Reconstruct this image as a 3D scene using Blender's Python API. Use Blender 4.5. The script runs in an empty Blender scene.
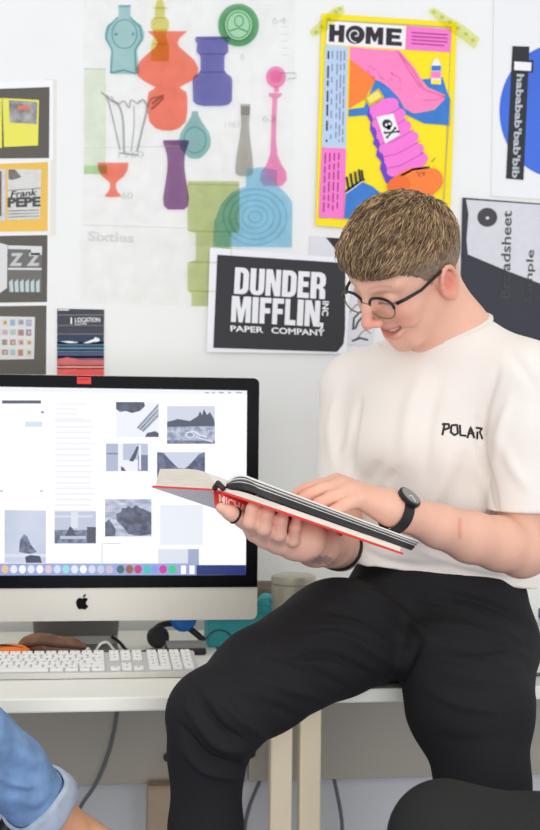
import bpy, bmesh, math, random
import numpy as np
from mathutils import Vector, Matrix
from mathutils.bvhtree import BVHTree
random.seed(7); rng = np.random.default_rng(7)
SC = bpy.context.scene
COL = SC.collection
# ------------------------------------------------------------------ camera
FPX = 1400.0; W, H = 540, 830
YAW = math.radians(8.0); HOR = 430.0; ROLL = 0.010
CAM = np.array([0.0, 0.0, 1.14])
PITCH = math.atan((HOR - H/2)/FPX)
_f = np.array([math.sin(YAW)*math.cos(PITCH), math.cos(YAW)*math.cos(PITCH), math.sin(PITCH)])
_r0 = np.array([math.cos(YAW), -math.sin(YAW), 0.0])
_u0 = np.cross(_r0, _f)
# clockwise roll of the picture: camera rolls counter-clockwise
_r = _r0*math.cos(ROLL) + _u0*math.sin(ROLL)
_u = np.cross(_r, _f)
def at(px, py, Y):
    d = _f*FPX + _r*(px - W/2) - _u*(py - H/2)
    return CAM + d*(Y/d[1])
def proj(P):
    q = np.asarray(P) - CAM
    z = q @ _f
    return np.stack([W/2 + FPX*(q @ _r)/z, H/2 - FPX*(q @ _u)/z], -1)
cd = bpy.data.cameras.new('camera'); co = bpy.data.objects.new('camera', cd); COL.objects.link(co)
cd.sensor_fit = 'VERTICAL'; cd.sensor_height = 36; cd.lens = 36*FPX/H
co.matrix_world = Matrix(((_r[0], _u[0], -_f[0], CAM[0]), (_r[1], _u[1], -_f[1], CAM[1]), (_r[2], _u[2], -_f[2], CAM[2]), (0, 0, 0, 1)))
cd.dof.use_dof = True; cd.dof.focus_distance = 2.02; cd.dof.aperture_fstop = 7.0
cd.clip_start = 0.05
SC.camera = co
# main planes
YW = 2.82      # wall
YE = 2.10      # desk front edge
ZD = 0.74      # desk top
# ------------------------------------------------------------------ materials
MATS = {}
def lin(c):
    return tuple((v/255/12.92 if v/255 <= .04045 else ((v/255+.055)/1.055)**2.4) for v in c)
def mat(name, rgb, rough=.6, metal=0, noise=0.0, nscale=60, bump=0, bscale=200, sss=0, spec=.4, emit=0, trans=0, coat=0, stretch=None, sheen=0):
    if name in MATS: return MATS[name]
    m = bpy.data.materials.new(name); m.use_nodes = True
    nt = m.node_tree; N = nt.nodes; L = nt.links
    b = N['Principled BSDF']; c = lin(rgb)
    b.inputs['Base Color'].default_value = (*c, 1); b.inputs['Roughness'].default_value = rough
    b.inputs['Metallic'].default_value = metal; b.inputs['Specular IOR Level'].default_value = spec
    if sss:
        b.inputs['Subsurface Weight'].default_value = sss; b.inputs['Subsurface Radius'].default_value = (.012, .005, .003); b.inputs['Subsurface Scale'].default_value = .6
    if emit:
        b.inputs['Emission Color'].default_value = (*c, 1); b.inputs['Emission Strength'].default_value = emit
        b.inputs['Base Color'].default_value = (.01, .01, .01, 1)
    if trans: b.inputs['Transmission Weight'].default_value = trans
    if coat: b.inputs['Coat Weight'].default_value = coat
    if sheen: b.inputs['Sheen Weight'].default_value = sheen
    if noise or bump:
        tc = N.new('ShaderNodeTexCoord'); mp = N.new('ShaderNodeMapping'); L.new(tc.outputs['Object'], mp.inputs['Vector'])
        if stretch: mp.inputs['Scale'].default_value = stretch
    if noise:
        t = N.new('ShaderNodeTexNoise'); t.inputs['Scale'].default_value = nscale; t.inputs['Detail'].default_value = 4
        L.new(mp.outputs['Vector'], t.inputs['Vector'])
        r = N.new('ShaderNodeValToRGB'); r.color_ramp.elements[0].position = .3; r.color_ramp.elements[1].position = .7
        r.color_ramp.elements[0].color = (*[max(0, v*(1-noise)) for v in c], 1); r.color_ramp.elements[1].color = (*[min(1, v*(1+noise)) for v in c], 1)
        L.new(t.outputs['Fac'], r.inputs['Fac']); L.new(r.outputs['Color'], b.inputs['Base Color'])
    if bump:
        t2 = N.new('ShaderNodeTexNoise'); t2.inputs['Scale'].default_value = bscale; t2.inputs['Detail'].default_value = 3
        L.new(mp.outputs['Vector'], t2.inputs['Vector'])
        bp = N.new('ShaderNodeBump'); bp.inputs['Strength'].default_value = bump; bp.inputs['Distance'].default_value = .002
        L.new(t2.outputs['Fac'], bp.inputs['Height']); L.new(bp.outputs['Normal'], b.inputs['Normal'])
    MATS[name] = m; return m
def ink(name, rgb):
    """ink film on tracing paper: multiplies what lies behind it"""
    if name in MATS: return MATS[name]
    m = bpy.data.materials.new(name); m.use_nodes = True; nt = m.node_tree
    nt.nodes.remove(nt.nodes['Principled BSDF'])
    t = nt.nodes.new('ShaderNodeBsdfTransparent'); c = [v**(.25 if name == 'tracing_paper' else .5) for v in lin(rgb)]; n = nt.nodes.new('ShaderNodeTexNoise'); n.inputs['Scale'].default_value = 35   # light crosses the film twice
    r = nt.nodes.new('ShaderNodeValToRGB'); r.color_ramp.elements[0].position = .3; r.color_ramp.elements[1].position = .7
    r.color_ramp.elements[0].color = (*[v*.985 for v in c], 1); r.color_ramp.elements[1].color = (*[min(1, v*1.01) for v in c], 1)
    tc = nt.nodes.new('ShaderNodeTexCoord'); nt.links.new(tc.outputs['Object'], n.inputs['Vector'])
    nt.links.new(n.outputs['Fac'], r.inputs['Fac']); nt.links.new(r.outputs['Color'], t.inputs['Color'])
    nt.links.new(t.outputs[0], nt.nodes['Material Output'].inputs['Surface'])
    MATS[name] = m; return m
# ------------------------------------------------------------------ object helpers
def wloc(o):
    v = Vector((0, 0, 0))
    while o is not None: v += o.location; o = o.parent
    return v
def tag(o, label=None, cat=None, group=None, kind=None):
    if label: o['label'] = label
    if cat: o['category'] = cat
    if group: o['group'] = group
    if kind: o['kind'] = kind
    return o
def thing(name, loc, label, cat, group=None):
    o = bpy.data.objects.new(name, None); COL.objects.link(o); o.location = Vector([float(v) for v in loc]); o.empty_display_size = .05
    return tag(o, label, cat, group)
def link(name, verts, faces, mats, fm=None, parent=None, smooth=False, loc=None):
    """verts are world points"""
    verts = np.asarray(verts, float).reshape(-1, 3)
    if parent is not None: base = np.array(wloc(parent))
    elif loc is not None: base = np.asarray(loc, float)
    else: base = np.zeros(3)
    me = bpy.data.meshes.new(name)
    me.from_pydata((verts - base).tolist(), [], [list(map(int, f)) for f in faces])
    for m in (mats if isinstance(mats, (list, tuple)) else [mats]): me.materials.append(m)
    if fm is not None: me.polygons.foreach_set('material_index', np.asarray(fm, np.int32))
    if smooth: me.polygons.foreach_set('use_smooth', np.ones(len(me.polygons), bool))
    me.update()
    o = bpy.data.objects.new(name, me); COL.objects.link(o)
    if parent is not None: o.parent = parent
    elif loc is not None: o.location = Vector([float(v) for v in loc])
    return o
class MB:
    """collects shapes (world points) into one mesh, with material slots"""
    def __init__(s): s.v = []; s.f = []; s.m = []; s.mats = []; s.n = 0
    def mi(s, m):
        if m not in s.mats: s.mats.append(m)
        return s.mats.index(m)
    def raw(s, v, f, m):
        v = np.asarray(v, float).reshape(-1, 3); i = s.mi(m)
        s.v.append(v)
        for q in f: s.f.append([int(a)+s.n for a in q]); s.m.append(i)
        s.n += len(v); return s
    def bm(s, bm, m):
        bm.verts.index_update(); return s.raw([v.co[:] for v in bm.verts], [[v.index for v in f.verts] for f in bm.faces], m)
    def box(s, c, d, m, bev=0, rot=None, seg=2):
        b = bmesh.new(); bmesh.ops.create_cube(b, size=1)
        for v in b.verts: v.co = Vector((v.co.x*d[0], v.co.y*d[1], v.co.z*d[2]))
        if bev: bmesh.ops.bevel(b, geom=b.edges[:], offset=bev, segments=seg, affect='EDGES', profile=.5)
        M = Matrix.Translation(Vector([float(x) for x in c])) @ (rot.to_4x4() if rot is not None else Matrix())
        bmesh.ops.transform(b, matrix=M, verts=b.verts[:]); s.bm(b, m); b.free(); return s
    def tube(s, pts, r, m, n=10, closed=False, cap=True):
        pts = [np.asarray(p, float) for p in pts]; K = len(pts)
        rs = r if isinstance(r, (list, tuple, np.ndarray)) else [r]*K
        V = []; prev = None
        for i, p in enumerate(pts):
            a = pts[(i-1) % K] if (i or closed) else p; b = pts[(i+1) % K] if (i < K-1 or closed) else p
            t = b-a; t = t/(np.linalg.norm(t)+1e-12)
            if prev is None:
                h = np.array([0, 0, 1.]) if abs(t[2]) < .9 else np.array([1., 0, 0])
            else: h = prev
            e = h - t*(h @ t); e /= np.linalg.norm(e)+1e-12; prev = e; g = np.cross(t, e)
            for k in range(n):
                an = 2*math.pi*k/n; V.append(p + rs[i]*(math.cos(an)*e + math.sin(an)*g))
        Fc = []
        for i in range(K if closed else K-1):
            j = (i+1) % K
            for k in range(n): Fc.append([i*n+k, i*n+(k+1) % n, j*n+(k+1) % n, j*n+k])
        if cap and not closed: Fc.append(list(range(n))[::-1]); Fc.append([(K-1)*n+k for k in range(n)])
        return s.raw(V, Fc, m)
    def lathe(s, c, prof, m, n=32, axis=(0, 0, 1)):
        ax = np.array(axis, float); ax /= np.linalg.norm(ax)
        h = np.array([1., 0, 0]) if abs(ax[0]) < .9 else np.array([0, 1., 0])
        e = h-ax*(h@ax); e /= np.linalg.norm(e); g = np.cross(ax, e); V = []; c = np.asarray(c, float)
        for (r, z) in prof:
            for k in range(n):
                a = 2*math.pi*k/n; V.append(c+ax*z+r*(math.cos(a)*e+math.sin(a)*g))
        Fc = [[i*n+k, i*n+(k+1) % n, (i+1)*n+(k+1) % n, (i+1)*n+k] for i in range(len(prof)-1) for k in range(n)]
        Fc.append(list(range(n))[::-1]); Fc.append([(len(prof)-1)*n+k for k in range(n)])
        return s.raw(V, Fc, m)
    def build(s, name, parent=None, smooth=False, loc=None, sharp=None):
        o = link(name, np.concatenate(s.v), s.f, s.mats, s.m, parent, smooth, loc)
        if sharp is not None:
            o.data.polygons.foreach_set('use_smooth', np.ones(len(o.data.polygons), bool)); o.data.set_sharp_from_angle(angle=math.radians(sharp))
        return o
def spline(pts, n=8):
    pts = [np.asarray(p, float) for p in pts]; P = [2*pts[0]-pts[1]]+pts+[2*pts[-1]-pts[-2]]; out = []
    for i in range(1, len(P)-2):
        for k in range(n):
            t = k/n; a, b, c, d = P[i-1:i+3]
            out.append(.5*((2*b)+(c-a)*t+(2*a-5*b+4*c-d)*t*t+(3*b-a-3*c+d)*t**3))
    out.append(pts[-1]); return out
LAY = 0.0005
class Flat(MB):
    """flat printed shapes on an upright plane; pixel outlines are turned into points on that plane"""
    def __init__(s, Y): super().__init__(); s.Y = Y
    def poly(s, pts, m, layer=0):
        V = [at(x, y, s.Y-layer*LAY) for x, y in pts]
        a = sum(pts[i][0]*pts[(i+1) % len(pts)][1]-pts[(i+1) % len(pts)][0]*pts[i][1] for i in range(len(pts)))
        f = list(range(len(pts)));  f = f if a < 0 else f[::-1]
        return s.raw(V, [f], m)
    def rect(s, x0, y0, x1, y1, m, layer=0): return s.poly([(x0, y0), (x1, y0), (x1, y1), (x0, y1)], m, layer)
    def disc(s, cx, cy, rx, ry, m, layer=0, n=28, rot=0):
        c, q = math.cos(rot), math.sin(rot)
        return s.poly([(cx+rx*math.cos(a)*c-ry*math.sin(a)*q, cy+rx*math.cos(a)*q+ry*math.sin(a)*c) for a in np.linspace(0, 2*math.pi, n, False)], m, layer)
    def ring(s, cx, cy, rx, ry, w, m, layer=0, n=36):
        V = []
        for a in np.linspace(0, 2*math.pi, n, False):
            for k in (0, 1): V.append(at(cx+(rx-k*w)*math.cos(a), cy+(ry-k*w)*math.sin(a), s.Y-layer*LAY))
        return s.raw(V, [[2*i, (2*i+2) % (2*n), (2*i+3) % (2*n), 2*i+1] for i in range(n)], m)
    def line(s, pts, w, m, layer=0):
        pts = [np.array(p, float) for p in pts]; Lp = []; Rp = []
        for i, p in enumerate(pts):
            t = pts[min(i+1, len(pts)-1)]-pts[max(i-1, 0)]; t /= np.linalg.norm(t)+1e-9; n = np.array([-t[1], t[0]])*w/2
            Lp.append(p+n); Rp.append(p-n)
        V = [at(*p, s.Y-layer*LAY) for p in Lp+Rp]; k = len(pts)
        return s.raw(V, [[i, i+1, k+i+1, k+i] for i in range(k-1)], m)
    def text(s, t, o, ux, vy, m, layer=0, bold=0.0):
        v, f = text_mesh(t, bold)
        V = [at(o[0]+a*ux[0]+b*vy[0], o[1]+a*ux[1]+b*vy[1], s.Y-layer*LAY) for a, b in v]
        return s.raw(V, f, m)
    def slab(s, pts, m, thick=.0006, layer=0):
        n = len(pts); V = [at(x, y, s.Y-layer*LAY) for x, y in pts]; V2 = [p+np.array([0, thick, 0]) for p in V]
        s.raw(V+V2, [list(range(n)), list(range(n, 2*n))[::-1]]+[[i, n+i, n+(i+1) % n, (i+1) % n] for i in range(n)], m); return s
_TX = {}
def text_mesh(t, bold=0.0):
    if (t, bold) in _TX: return _TX[(t, bold)]
    cu = bpy.data.curves.new('lettering', 'FONT'); cu.body = t; cu.size = 1; cu.offset = bold; cu.resolution_u = 3
    o = bpy.data.objects.new('lettering', cu); COL.objects.link(o); dg = bpy.context.evaluated_depsgraph_get()
    me = bpy.data.meshes.new_from_object(o.evaluated_get(dg)); v = np.array([x.co[:2] for x in me.vertices]); f = [list(p.vertices) for p in me.polygons]
    bpy.data.objects.remove(o); bpy.data.curves.remove(cu); bpy.data.meshes.remove(me)
    v = (v-v.min(0))/(v.max(0)-v.min(0)); _TX[(t, bold)] = (v, f); return v, f
# ------------------------------------------------------------------ smooth solid modelling
class Field:
    def __init__(s): s.p = []
    def add(s, fn, lo, hi, k=.01, op='u'): s.p.append((fn, np.asarray(lo, float), np.asarray(hi, float), k, op)); return s
    def cone(s, a, b, ra, rb, k=.01, op='u', flat=None):
        a = np.asarray(a, float); b = np.asarray(b, float); ba = b-a; l2 = max(ba@ba, 1e-12); R = max(ra, rb)
        def fn(P):
            if flat is not None:
                n, sc = flat; P = P+n*(((P-a)@n)*(1/sc-1))[..., None]
            pa = P-a; t = np.clip((pa@ba)/l2, 0, 1)
            return np.linalg.norm(pa-t[..., None]*ba, axis=-1)-(ra+(rb-ra)*t)
        e = R*(max(1, flat[1]) if flat is not None else 1)
        return s.add(fn, np.minimum(a, b)-e, np.maximum(a, b)+e, k, op)
    def chain(s, pts, k=.01, first=None, flat=None):
        for i in range(len(pts)-1): s.cone(pts[i][0], pts[i+1][0], pts[i][1], pts[i+1][1], first if (i == 0 and first) else k, 'u', flat)
        return s
    def ell(s, c, r, M=None, k=.01, op='u'):
        c = np.asarray(c, float); r = np.asarray(r, float); M = np.eye(3) if M is None else M   # columns = axes
        def fn(P):
            q = (P-c)@M; k0 = np.linalg.norm(q/r, axis=-1); k1 = np.linalg.norm(q/(r*r), axis=-1)+1e-9
            return k0*(k0-1)/k1
        e = np.abs(M)@r if False else np.full(3, r.max())
        return s.add(fn, c-e, c+e, k, op)
    def sleeve(s, pts, inner, pp, pn, k=.02):
        """tube of cloth with an open, hollow end cut square at pp"""
        A_ = [np.asarray(p, float) for p, r in pts]; R_ = [r for p, r in pts]; pp = np.asarray(pp, float); pn = np.asarray(pn, float)/np.linalg.norm(pn)
        def seg(P, a, b, ra, rb):
            ba = b-a; pa = P-a; t = np.clip((pa@ba)/(ba@ba), 0, 1); return np.linalg.norm(pa-t[..., None]*ba, axis=-1)-(ra+(rb-ra)*t)
        def fn(P):
            d = None
            for i in range(len(A_)-1):
                e = seg(P, A_[i], A_[i+1], R_[i], R_[i+1]); 
                if d is None: d = e
                else: h = np.maximum(.02-np.abs(d-e), 0)/.02; d = np.minimum(d, e)-h*h*.005
            d = np.maximum(d, (P-pp)@pn); a, b, ra, rb = inner
            return np.maximum(d, -seg(P, np.asarray(a, float), np.asarray(b, float), ra, rb))
        e = max(R_); return s.add(fn, np.min(A_, 0)-e, np.max(A_, 0)+e, k)
    def cut(s, p, n, k=.004, lo=None, hi=None):
        """remove what lies on the side n points to"""
        p = np.asarray(p, float); n = np.asarray(n, float)/np.linalg.norm(n)
        return s.add(lambda P: -((P-p)@n), lo if lo is not None else p-10, hi if hi is not None else p+10, k, 's')
    def build(s, h):
        us = [q for q in s.p if q[4] == 'u']
        lo = np.min([q[1] for q in us], 0)-.012; hi = np.max([q[2] for q in us], 0)+.012
        n = np.ceil((hi-lo)/h).astype(int)+1
        D = np.full(n, .05, np.float32); ax = [lo[i]+h*np.arange(n[i]) for i in range(3)]
        for fn, a, b, k, op in s.p:
            mg = k+.012; i0 = np.clip(np.floor((a-mg-lo)/h).astype(int), 0, n); i1 = np.clip(np.ceil((b+mg-lo)/h).astype(int)+1, 0, n)
            if np.any(i1 <= i0): continue
            step = max(1, int(3e6//max(1, (i1[1]-i0[1])*(i1[2]-i0[2]))))
            for x0 in range(i0[0], i1[0], step):
                x1 = min(i1[0], x0+step); sl = (slice(x0, x1), slice(i0[1], i1[1]), slice(i0[2], i1[2]))
                P = np.stack(np.meshgrid(ax[0][sl[0]], ax[1][sl[1]], ax[2][sl[2]], indexing='ij'), -1)
                d = fn(P).astype(np.float32); c = D[sl]
                if op == 'u':
                    hh = np.maximum(k-np.abs(c-d), 0)/k; D[sl] = np.minimum(c, d)-hh*hh*k*.25
                else:
                    d = -d; hh = np.maximum(k-np.abs(c-d), 0)/k; D[sl] = np.maximum(c, d)+hh*hh*k*.25
        return surface_nets(D, lo, h)
def surface_nets(D, lo, h):
    s = D < 0; c = s[:-1, :-1, :-1].astype(np.int8)
    cs = [(i, j, k) for i in (0, 1) for j in (0, 1) for k in (0, 1)]
    sh = np.array(D.shape)-1
    def corner(A, o): return A[o[0]:o[0]+sh[0], o[1]:o[1]+sh[1], o[2]:o[2]+sh[2]]
    tot = sum(corner(s, o).astype(np.int8) for o in cs)
    I = np.argwhere((tot > 0) & (tot < 8)); vid = np.full(sh, -1, np.int64); vid[tuple(I.T)] = np.arange(len(I))
    V = np.zeros((len(I), 3)); cnt = np.zeros(len(I))
    for a in cs:
        for x in range(3):
            if a[x] == 0:
                b = list(a); b[x] = 1
                da = D[tuple((I+a).T)]; db = D[tuple((I+b).T)]; m = (da < 0) != (db < 0)
                t = np.where(m, da/(da-db+1e-20), 0); p = np.tile(np.array(a, float), (len(I), 1)); p[:, x] += t
                V[m] += p[m]; cnt[m] += 1
    V = lo+h*(I+V/cnt[:, None]); F = []
    for x in range(3):
        y, z = (x+1) % 3, (x+2) % 3
        n = np.array(D.shape); A = [slice(None)]*3; B = [slice(None)]*3; A[x] = slice(0, n[x]-1); B[x] = slice(1, n[x])
        sa, sb = s[tuple(A)], s[tuple(B)]; E = np.argwhere(sa != sb); E = E[(E[:, y] > 0) & (E[:, z] > 0) & (E[:, y] < sh[y]) & (E[:, z] < sh[z])]
        ins = sa[tuple(E.T)]; ey = np.eye(3, dtype=int)[y]; ez = np.eye(3, dtype=int)[z]
        q = np.stack([vid[tuple((E-ey-ez).T)], vid[tuple((E-ez).T)], vid[tuple(E.T)], vid[tuple((E-ey).T)]], 1)
        q[~ins] = q[~ins][:, ::-1]; F.append(q)
    F = np.concatenate(F); F = F[(F >= 0).all(1)]
    return V, F
def vnormals(V, F):
    n = np.cross(V[F[:, 2]]-V[F[:, 0]], V[F[:, 3]]-V[F[:, 1]]); N = np.zeros_like(V)
    for k in range(4): np.add.at(N, F[:, k], n)
    return N/(np.linalg.norm(N, axis=1)[:, None]+1e-12)
def relax(V, F, it=2, w=.5):
    for _ in range(it):
        S = np.zeros_like(V); c = np.zeros(len(V))
        for k in range(4):
            a, b = F[:, k], F[:, (k+1) % 4]; np.add.at(S, a, V[b]); np.add.at(c, a, 1); np.add.at(S, b, V[a]); np.add.at(c, b, 1)
        V = V*(1-w)+w*S/np.maximum(c, 1)[:, None]
    return V
def folds(V, F, segs):
    """cloth folds: ridges (height>0) and grooves along polylines seen on the front of the cloth"""
    N = vnormals(V, F); q = proj(V); front = np.clip(-((V-CAM)*N).sum(1)/np.linalg.norm(V-CAM, axis=1)*2.5, 0, 1); d = np.zeros(len(V))
    for pts, w, hgt in segs:
        pts = np.array(spline([(*p, 0) for p in pts], 5))[:, :2]; best = np.full(len(V), 1e9); tt = np.zeros(len(V)); M = len(pts)-1
        for i in range(M):
            a, b = pts[i], pts[i+1]; ba = b-a; t = np.clip(((q-a)@ba)/(ba@ba+1e-9), 0, 1); e = np.linalg.norm(q-a-t[:, None]*ba, axis=1)
            m = e < best; best[m] = e[m]; tt[m] = (i+t[m])/M
        d += hgt*np.exp(-(best/w)**2)*np.sin(np.pi*np.clip(tt*.94+.03, 0, 1))**.6
    return V+N*(d*front)[:, None]
def ripple(V, F, amp, fr, seed=0):
    N = vnormals(V, F); r = np.random.default_rng(seed); d = np.zeros(len(V))
    for _ in range(6):
        k = r.normal(size=3)*fr; d += np.sin(V@k+r.uniform(0, 6.28)+1.5*np.sin(V@(r.normal(size=3)*fr*.5)))
    return V+N*(d*amp/3)[:, None]
V3 = np.array
EX, EY, EZ = np.eye(3)
# ------------------------------------------------------------------ room
wallm = mat('wall_paint', (238, 238, 236), .85, noise=.012, nscale=9, bump=.05, bscale=300)
tag(MB().box((.3, YW+.05, 1.3), (7, .1, 2.6), wallm).build('wall_back'), 'white painted office wall covered in posters and prints', 'wall', kind='structure')
tag(MB().box((.3, .6, -.05), (7, 4.5, .1), mat('floor_carpet', (140, 150, 178), .95, noise=.15, nscale=150)).build('floor'), 'grey office carpet floor', 'floor', kind='structure')
tag(MB().box((.3, YW-.008, .05), (7, .016, .1), mat('skirting_paint', (205, 205, 208), .6)).build('baseboard_back'), 'painted skirting board under the desks', 'baseboard', kind='structure')
# ------------------------------------------------------------------ prints on the wall
paper = mat('paper_white', (243, 243, 243), .7)
def sh(fn, dx=0, dy=0, s=1, ox=0, oy=0): return [(ox+x/s, oy+y/s) for x, y in fn]
def mid(pts): return at(sum(p[0] for p in pts)/len(pts), sum(p[1] for p in pts)/len(pts), YW)
def sheet(name, pts, m, base, label, cat, group=None, part='paper_sheet'):
    """a paper on the wall: returns the thing and the depth of its front"""
    Y = YW-.0008-base*.0014
    t = thing(name, mid(pts), label, cat, group)
    Flat(Y).slab(pts, m, .0006).build(part, t)
    return t, Y-.0003
# four stacked book-spread prints at the left
dk = mat('print_dark_taupe', (92, 87, 80), .6, noise=.06, nscale=6)
def strip(pts, label): return sheet('photo_print', pts, paper, 0, label, 'print', 'book spread prints at the left of the wall')
t, Y = strip([(-70, 86), (53, 80), (53, 160), (-70, 162)], 'print of an open yellow book on dark grey, topmost of the left stack')
f = Flat(Y); f.poly([(-60, 91), (49.5, 87), (49, 158), (-60, 159)], dk, 1)
yl = mat('print_lemon', (232, 226, 92), .6)
f.poly([(-45, 103), (2, 98), (2, 148), (-45, 150)], yl, 2); f.poly([(2.5, 98), (39, 100), (38, 145.5), (4, 147)], yl, 2)
gy = mat('print_grey', (150, 148, 148), .6, noise=.5, nscale=45); pl = mat('print_pale_grey', (205, 208, 208), .6, noise=.12, nscale=40)
f.poly([(9, 100), (37.5, 102), (36.5, 124), (9.5, 122.5)], gy, 3); f.poly([(17, 106), (28, 105), (30, 109), (18, 110)], mat('print_coral_spot', (225, 120, 100)), 4)
f.poly([(-30, 104), (0, 102), (0, 118), (-30, 120)], gy, 3)
f.build('printed_image', t)
t, Y = strip([(-70, 162.5), (50.5, 160.5), (50, 232.5), (-70, 234)], 'print of a newspaper page lettered PEPE on yellow ground')
f = Flat(Y); f.poly([(-60, 166), (48, 162), (47.5, 231), (-60, 232.5)], mat('print_mustard', (236, 190, 84), .6, noise=.06, nscale=6), 1)
f.poly([(-50, 170), (5.5, 169), (5.5, 221), (-50, 224)], pl, 2); f.poly([(-8, 172), (1.5, 171), (1.5, 216), (-8, 217)], mat('print_maroon_grey', (120, 92, 88), .6, noise=.3, nscale=60), 3)
f.poly([(7.5, 169), (41.5, 169.5), (40, 219), (7.5, 220)], mat('print_news', (214, 213, 208), .6, noise=.07, nscale=60), 2)
bk = mat('print_black', (42, 41, 44), .6); f.poly([(8.5, 169.5), (15, 169.5), (21.5, 177), (12, 180), (8.5, 179)], mat('print_brown_grey', (120, 112, 106), .6, noise=.3, nscale=80), 3)
f.poly([(8, 190), (40.5, 187.5), (40.5, 188.6), (8, 191)], gy, 3)
f.text('Frank', (10.5, 197.5), (26, -2), (1.5, -6.5), bk, 3, .02); f.text('PEPE', (7.5, 207.5), (33, -1), (0, -10), mat('print_charcoal', (78, 76, 76)), 3, .05)
for k in range(3): f.line([(8, 211+k*3), (39, 210+k*3)], 1.1, gy, 3)
f.build('printed_image', t)
t, Y = strip([(-70, 235), (49.5, 233), (49, 303.5), (-70, 305)], 'print of an open book with ZZ lettering on dark grey')
f = Flat(Y); f.poly([(-60, 237), (47.5, 235), (47, 302), (-60, 303.5)], dk, 1)
f.poly([(-40, 240), (0, 243), (7.5, 245), (7, 288), (0, 293), (-40, 290)], mat('print_cool_white', (216, 217, 216)), 2)
f.poly([(8, 245), (42, 246), (41.5, 292.5), (7.5, 292)], mat('print_mid_grey', (110, 108, 106)), 2)
f.poly([(8, 245.3), (42, 246.3), (42, 255), (31, 255), (31, 249.5), (8, 249)], mat('print_cool_white', (216, 217, 216)), 3)
for x in (9, 26.5): f.text('Z', (x, 266), (13, 0), (1.5, -13), mat('print_zed', (196, 197, 195)), 3, .05)
f.poly([(8, 267.8), (41.8, 268), (41.8, 270), (8, 269.8)], mat('print_cool_white', (216, 217, 216)), 3)
for k in range(6): f.poly([(9+k*5.4, 282), (12.6+k*5.4, 279), (13.6+k*5.2, 292), (10+k*5.2, 292)], mat('print_ice', (190, 205, 206)), 3)
f.build('printed_image', t)
t, Y = strip([(-70, 305.5), (48.5, 304), (48, 380), (-70, 380)], 'print of a page of small colour thumbnails, lowest of the left stack')
f = Flat(Y); f.poly([(-60, 307), (46.5, 305.5), (46, 379), (-60, 379)], dk, 1)
f.poly([(-20, 316), (35, 317), (34, 359), (-20, 360)], mat('print_cool_white', (216, 217, 216)), 2)
tc = [mat('print_tile_'+n, c) for n, c in (('blue', (150, 175, 205)), ('pink', (222, 170, 172)), ('sand', (214, 205, 180)), ('teal', (160, 195, 195)), ('rust', (190, 130, 110)), ('slate', (130, 138, 150)))]
for j in range(4):
    for i in range(5):
        f.rect(-6+i*8, 319.5+j*10, -6+i*8+6+random.uniform(-1, .5), 319.5+j*10+6+random.uniform(-1, 1), tc[random.randrange(6)], 3)
        f.rect(-4+i*8, 321+j*10, -4+i*8+2.5, 324+j*10, tc[random.randrange(6)], 4)
f.build('printed_image', t)
# backing sheet behind the stack's right edge
t, Y = sheet('backing_paper', [(44, 79), (57, 79), (56, 236), (44, 236)], mat('backing_paper', (228, 225, 216), .6), -.45, 'thin strip of backing paper showing beside the left stack of prints', 'paper')
# navy and red small poster
t, Y = sheet('small_poster', [(55.5, 307.5), (105, 308.5), (104, 380), (56, 380)], paper, 1, 'small navy and red seascape poster just above the monitor', 'poster')
f = Flat(Y); f.poly([(57, 308.5), (104.3, 309.5), (103.6, 379), (57, 379)], mat('print_slate_navy', (62, 64, 74), .6, noise=.15, nscale=25, stretch=(1, 1, 8)), 1)
for y, h, c in ((314.5, 1, (120, 122, 130)), (325, 1, (112, 114, 122)), (333.5, 1, (116, 118, 126)), (335, 9, (44, 58, 88)), (342, 5, (70, 110, 130)), (346, 5, (88, 124, 150)), (349.5, 2, (140, 165, 196)), (352, 6, (70, 84, 120)), (356, 4, (120, 90, 108)), (360, 6, (214, 110, 110)), (365, 4, (240, 160, 152)), (368, 12, (236, 98, 92))):
    f.rect(57, y, 104, y+h, mat('print_band_%d' % y, c, .6, noise=.08, nscale=30), 2)
f.poly([(57, 360), (67, 357), (80, 360), (95, 362), (57, 364)], mat('print_band_360', (214, 110, 110)), 3); f.poly([(57, 376), (80, 369), (104, 371), (104, 379), (57, 379)], mat('print_red', (236, 84, 80)), 3)
wt = mat('print_white', (240, 240, 242))
f.poly([(60, 341.5), (70, 341), (79, 342.5), (70, 343.2)], wt, 4); f.poly([(83, 343), (90, 340.5), (94, 339), (95, 337), (100, 339), (99, 341.5), (93, 342), (88, 343.4)], wt, 4)
f.rect(70.5, 317.5, 72, 324, wt, 4); f.text('LOCATION', (75, 322), (25, 0), (0, -4.5), wt, 4, .02)
f.text('LOW', (75, 325), (12, 0), (0, -3), wt, 4); f.rect(58, 309.2, 69, 310.4, wt, 4)
f.build('printed_image', t)
# ---- tracing paper sheets with printed glassware
def trace(rgb, nm): return ink(nm, rgb)
trA = trace((253, 253, 250), 'tracing_paper'); 
def tsheet(pts, base, label): return sheet('tracing_paper_sheet', pts, trA, base, label, 'poster', 'tracing paper sheets of printed glassware')
def vase(Y, cx, prof, m, parent, layer=1, lean=0.0, name='vase_print', extra=None):
    pts = [(cx+w+lean*(y-prof[0][0]), y) for y, w in prof]+[(cx-w+lean*(y-prof[0][0]), y) for y, w in prof[::-1]]
    f = Flat(Y); f.poly(pts, m, layer)
    if extra: extra(f)
    return f.build(name, parent)
tA, YA = tsheet([(84, -20), (192, -20), (191, 150), (190, 224), (82, 222), (83, 100)], 1, 'tracing paper sheet printed with a large coral vase and teal bottle')
tB, YB = tsheet([(80, 222), (187, 226), (186, 306), (80, 303)], 2, 'blank looking tracing paper sheet lettered Sixties in faint grey')
tC, YC = tsheet([(192, -20), (296, -20), (293, 250), (240, 249), (190, 246)], 2, 'tracing paper sheet printed with indigo vase and pink stoppered bottle')
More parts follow.
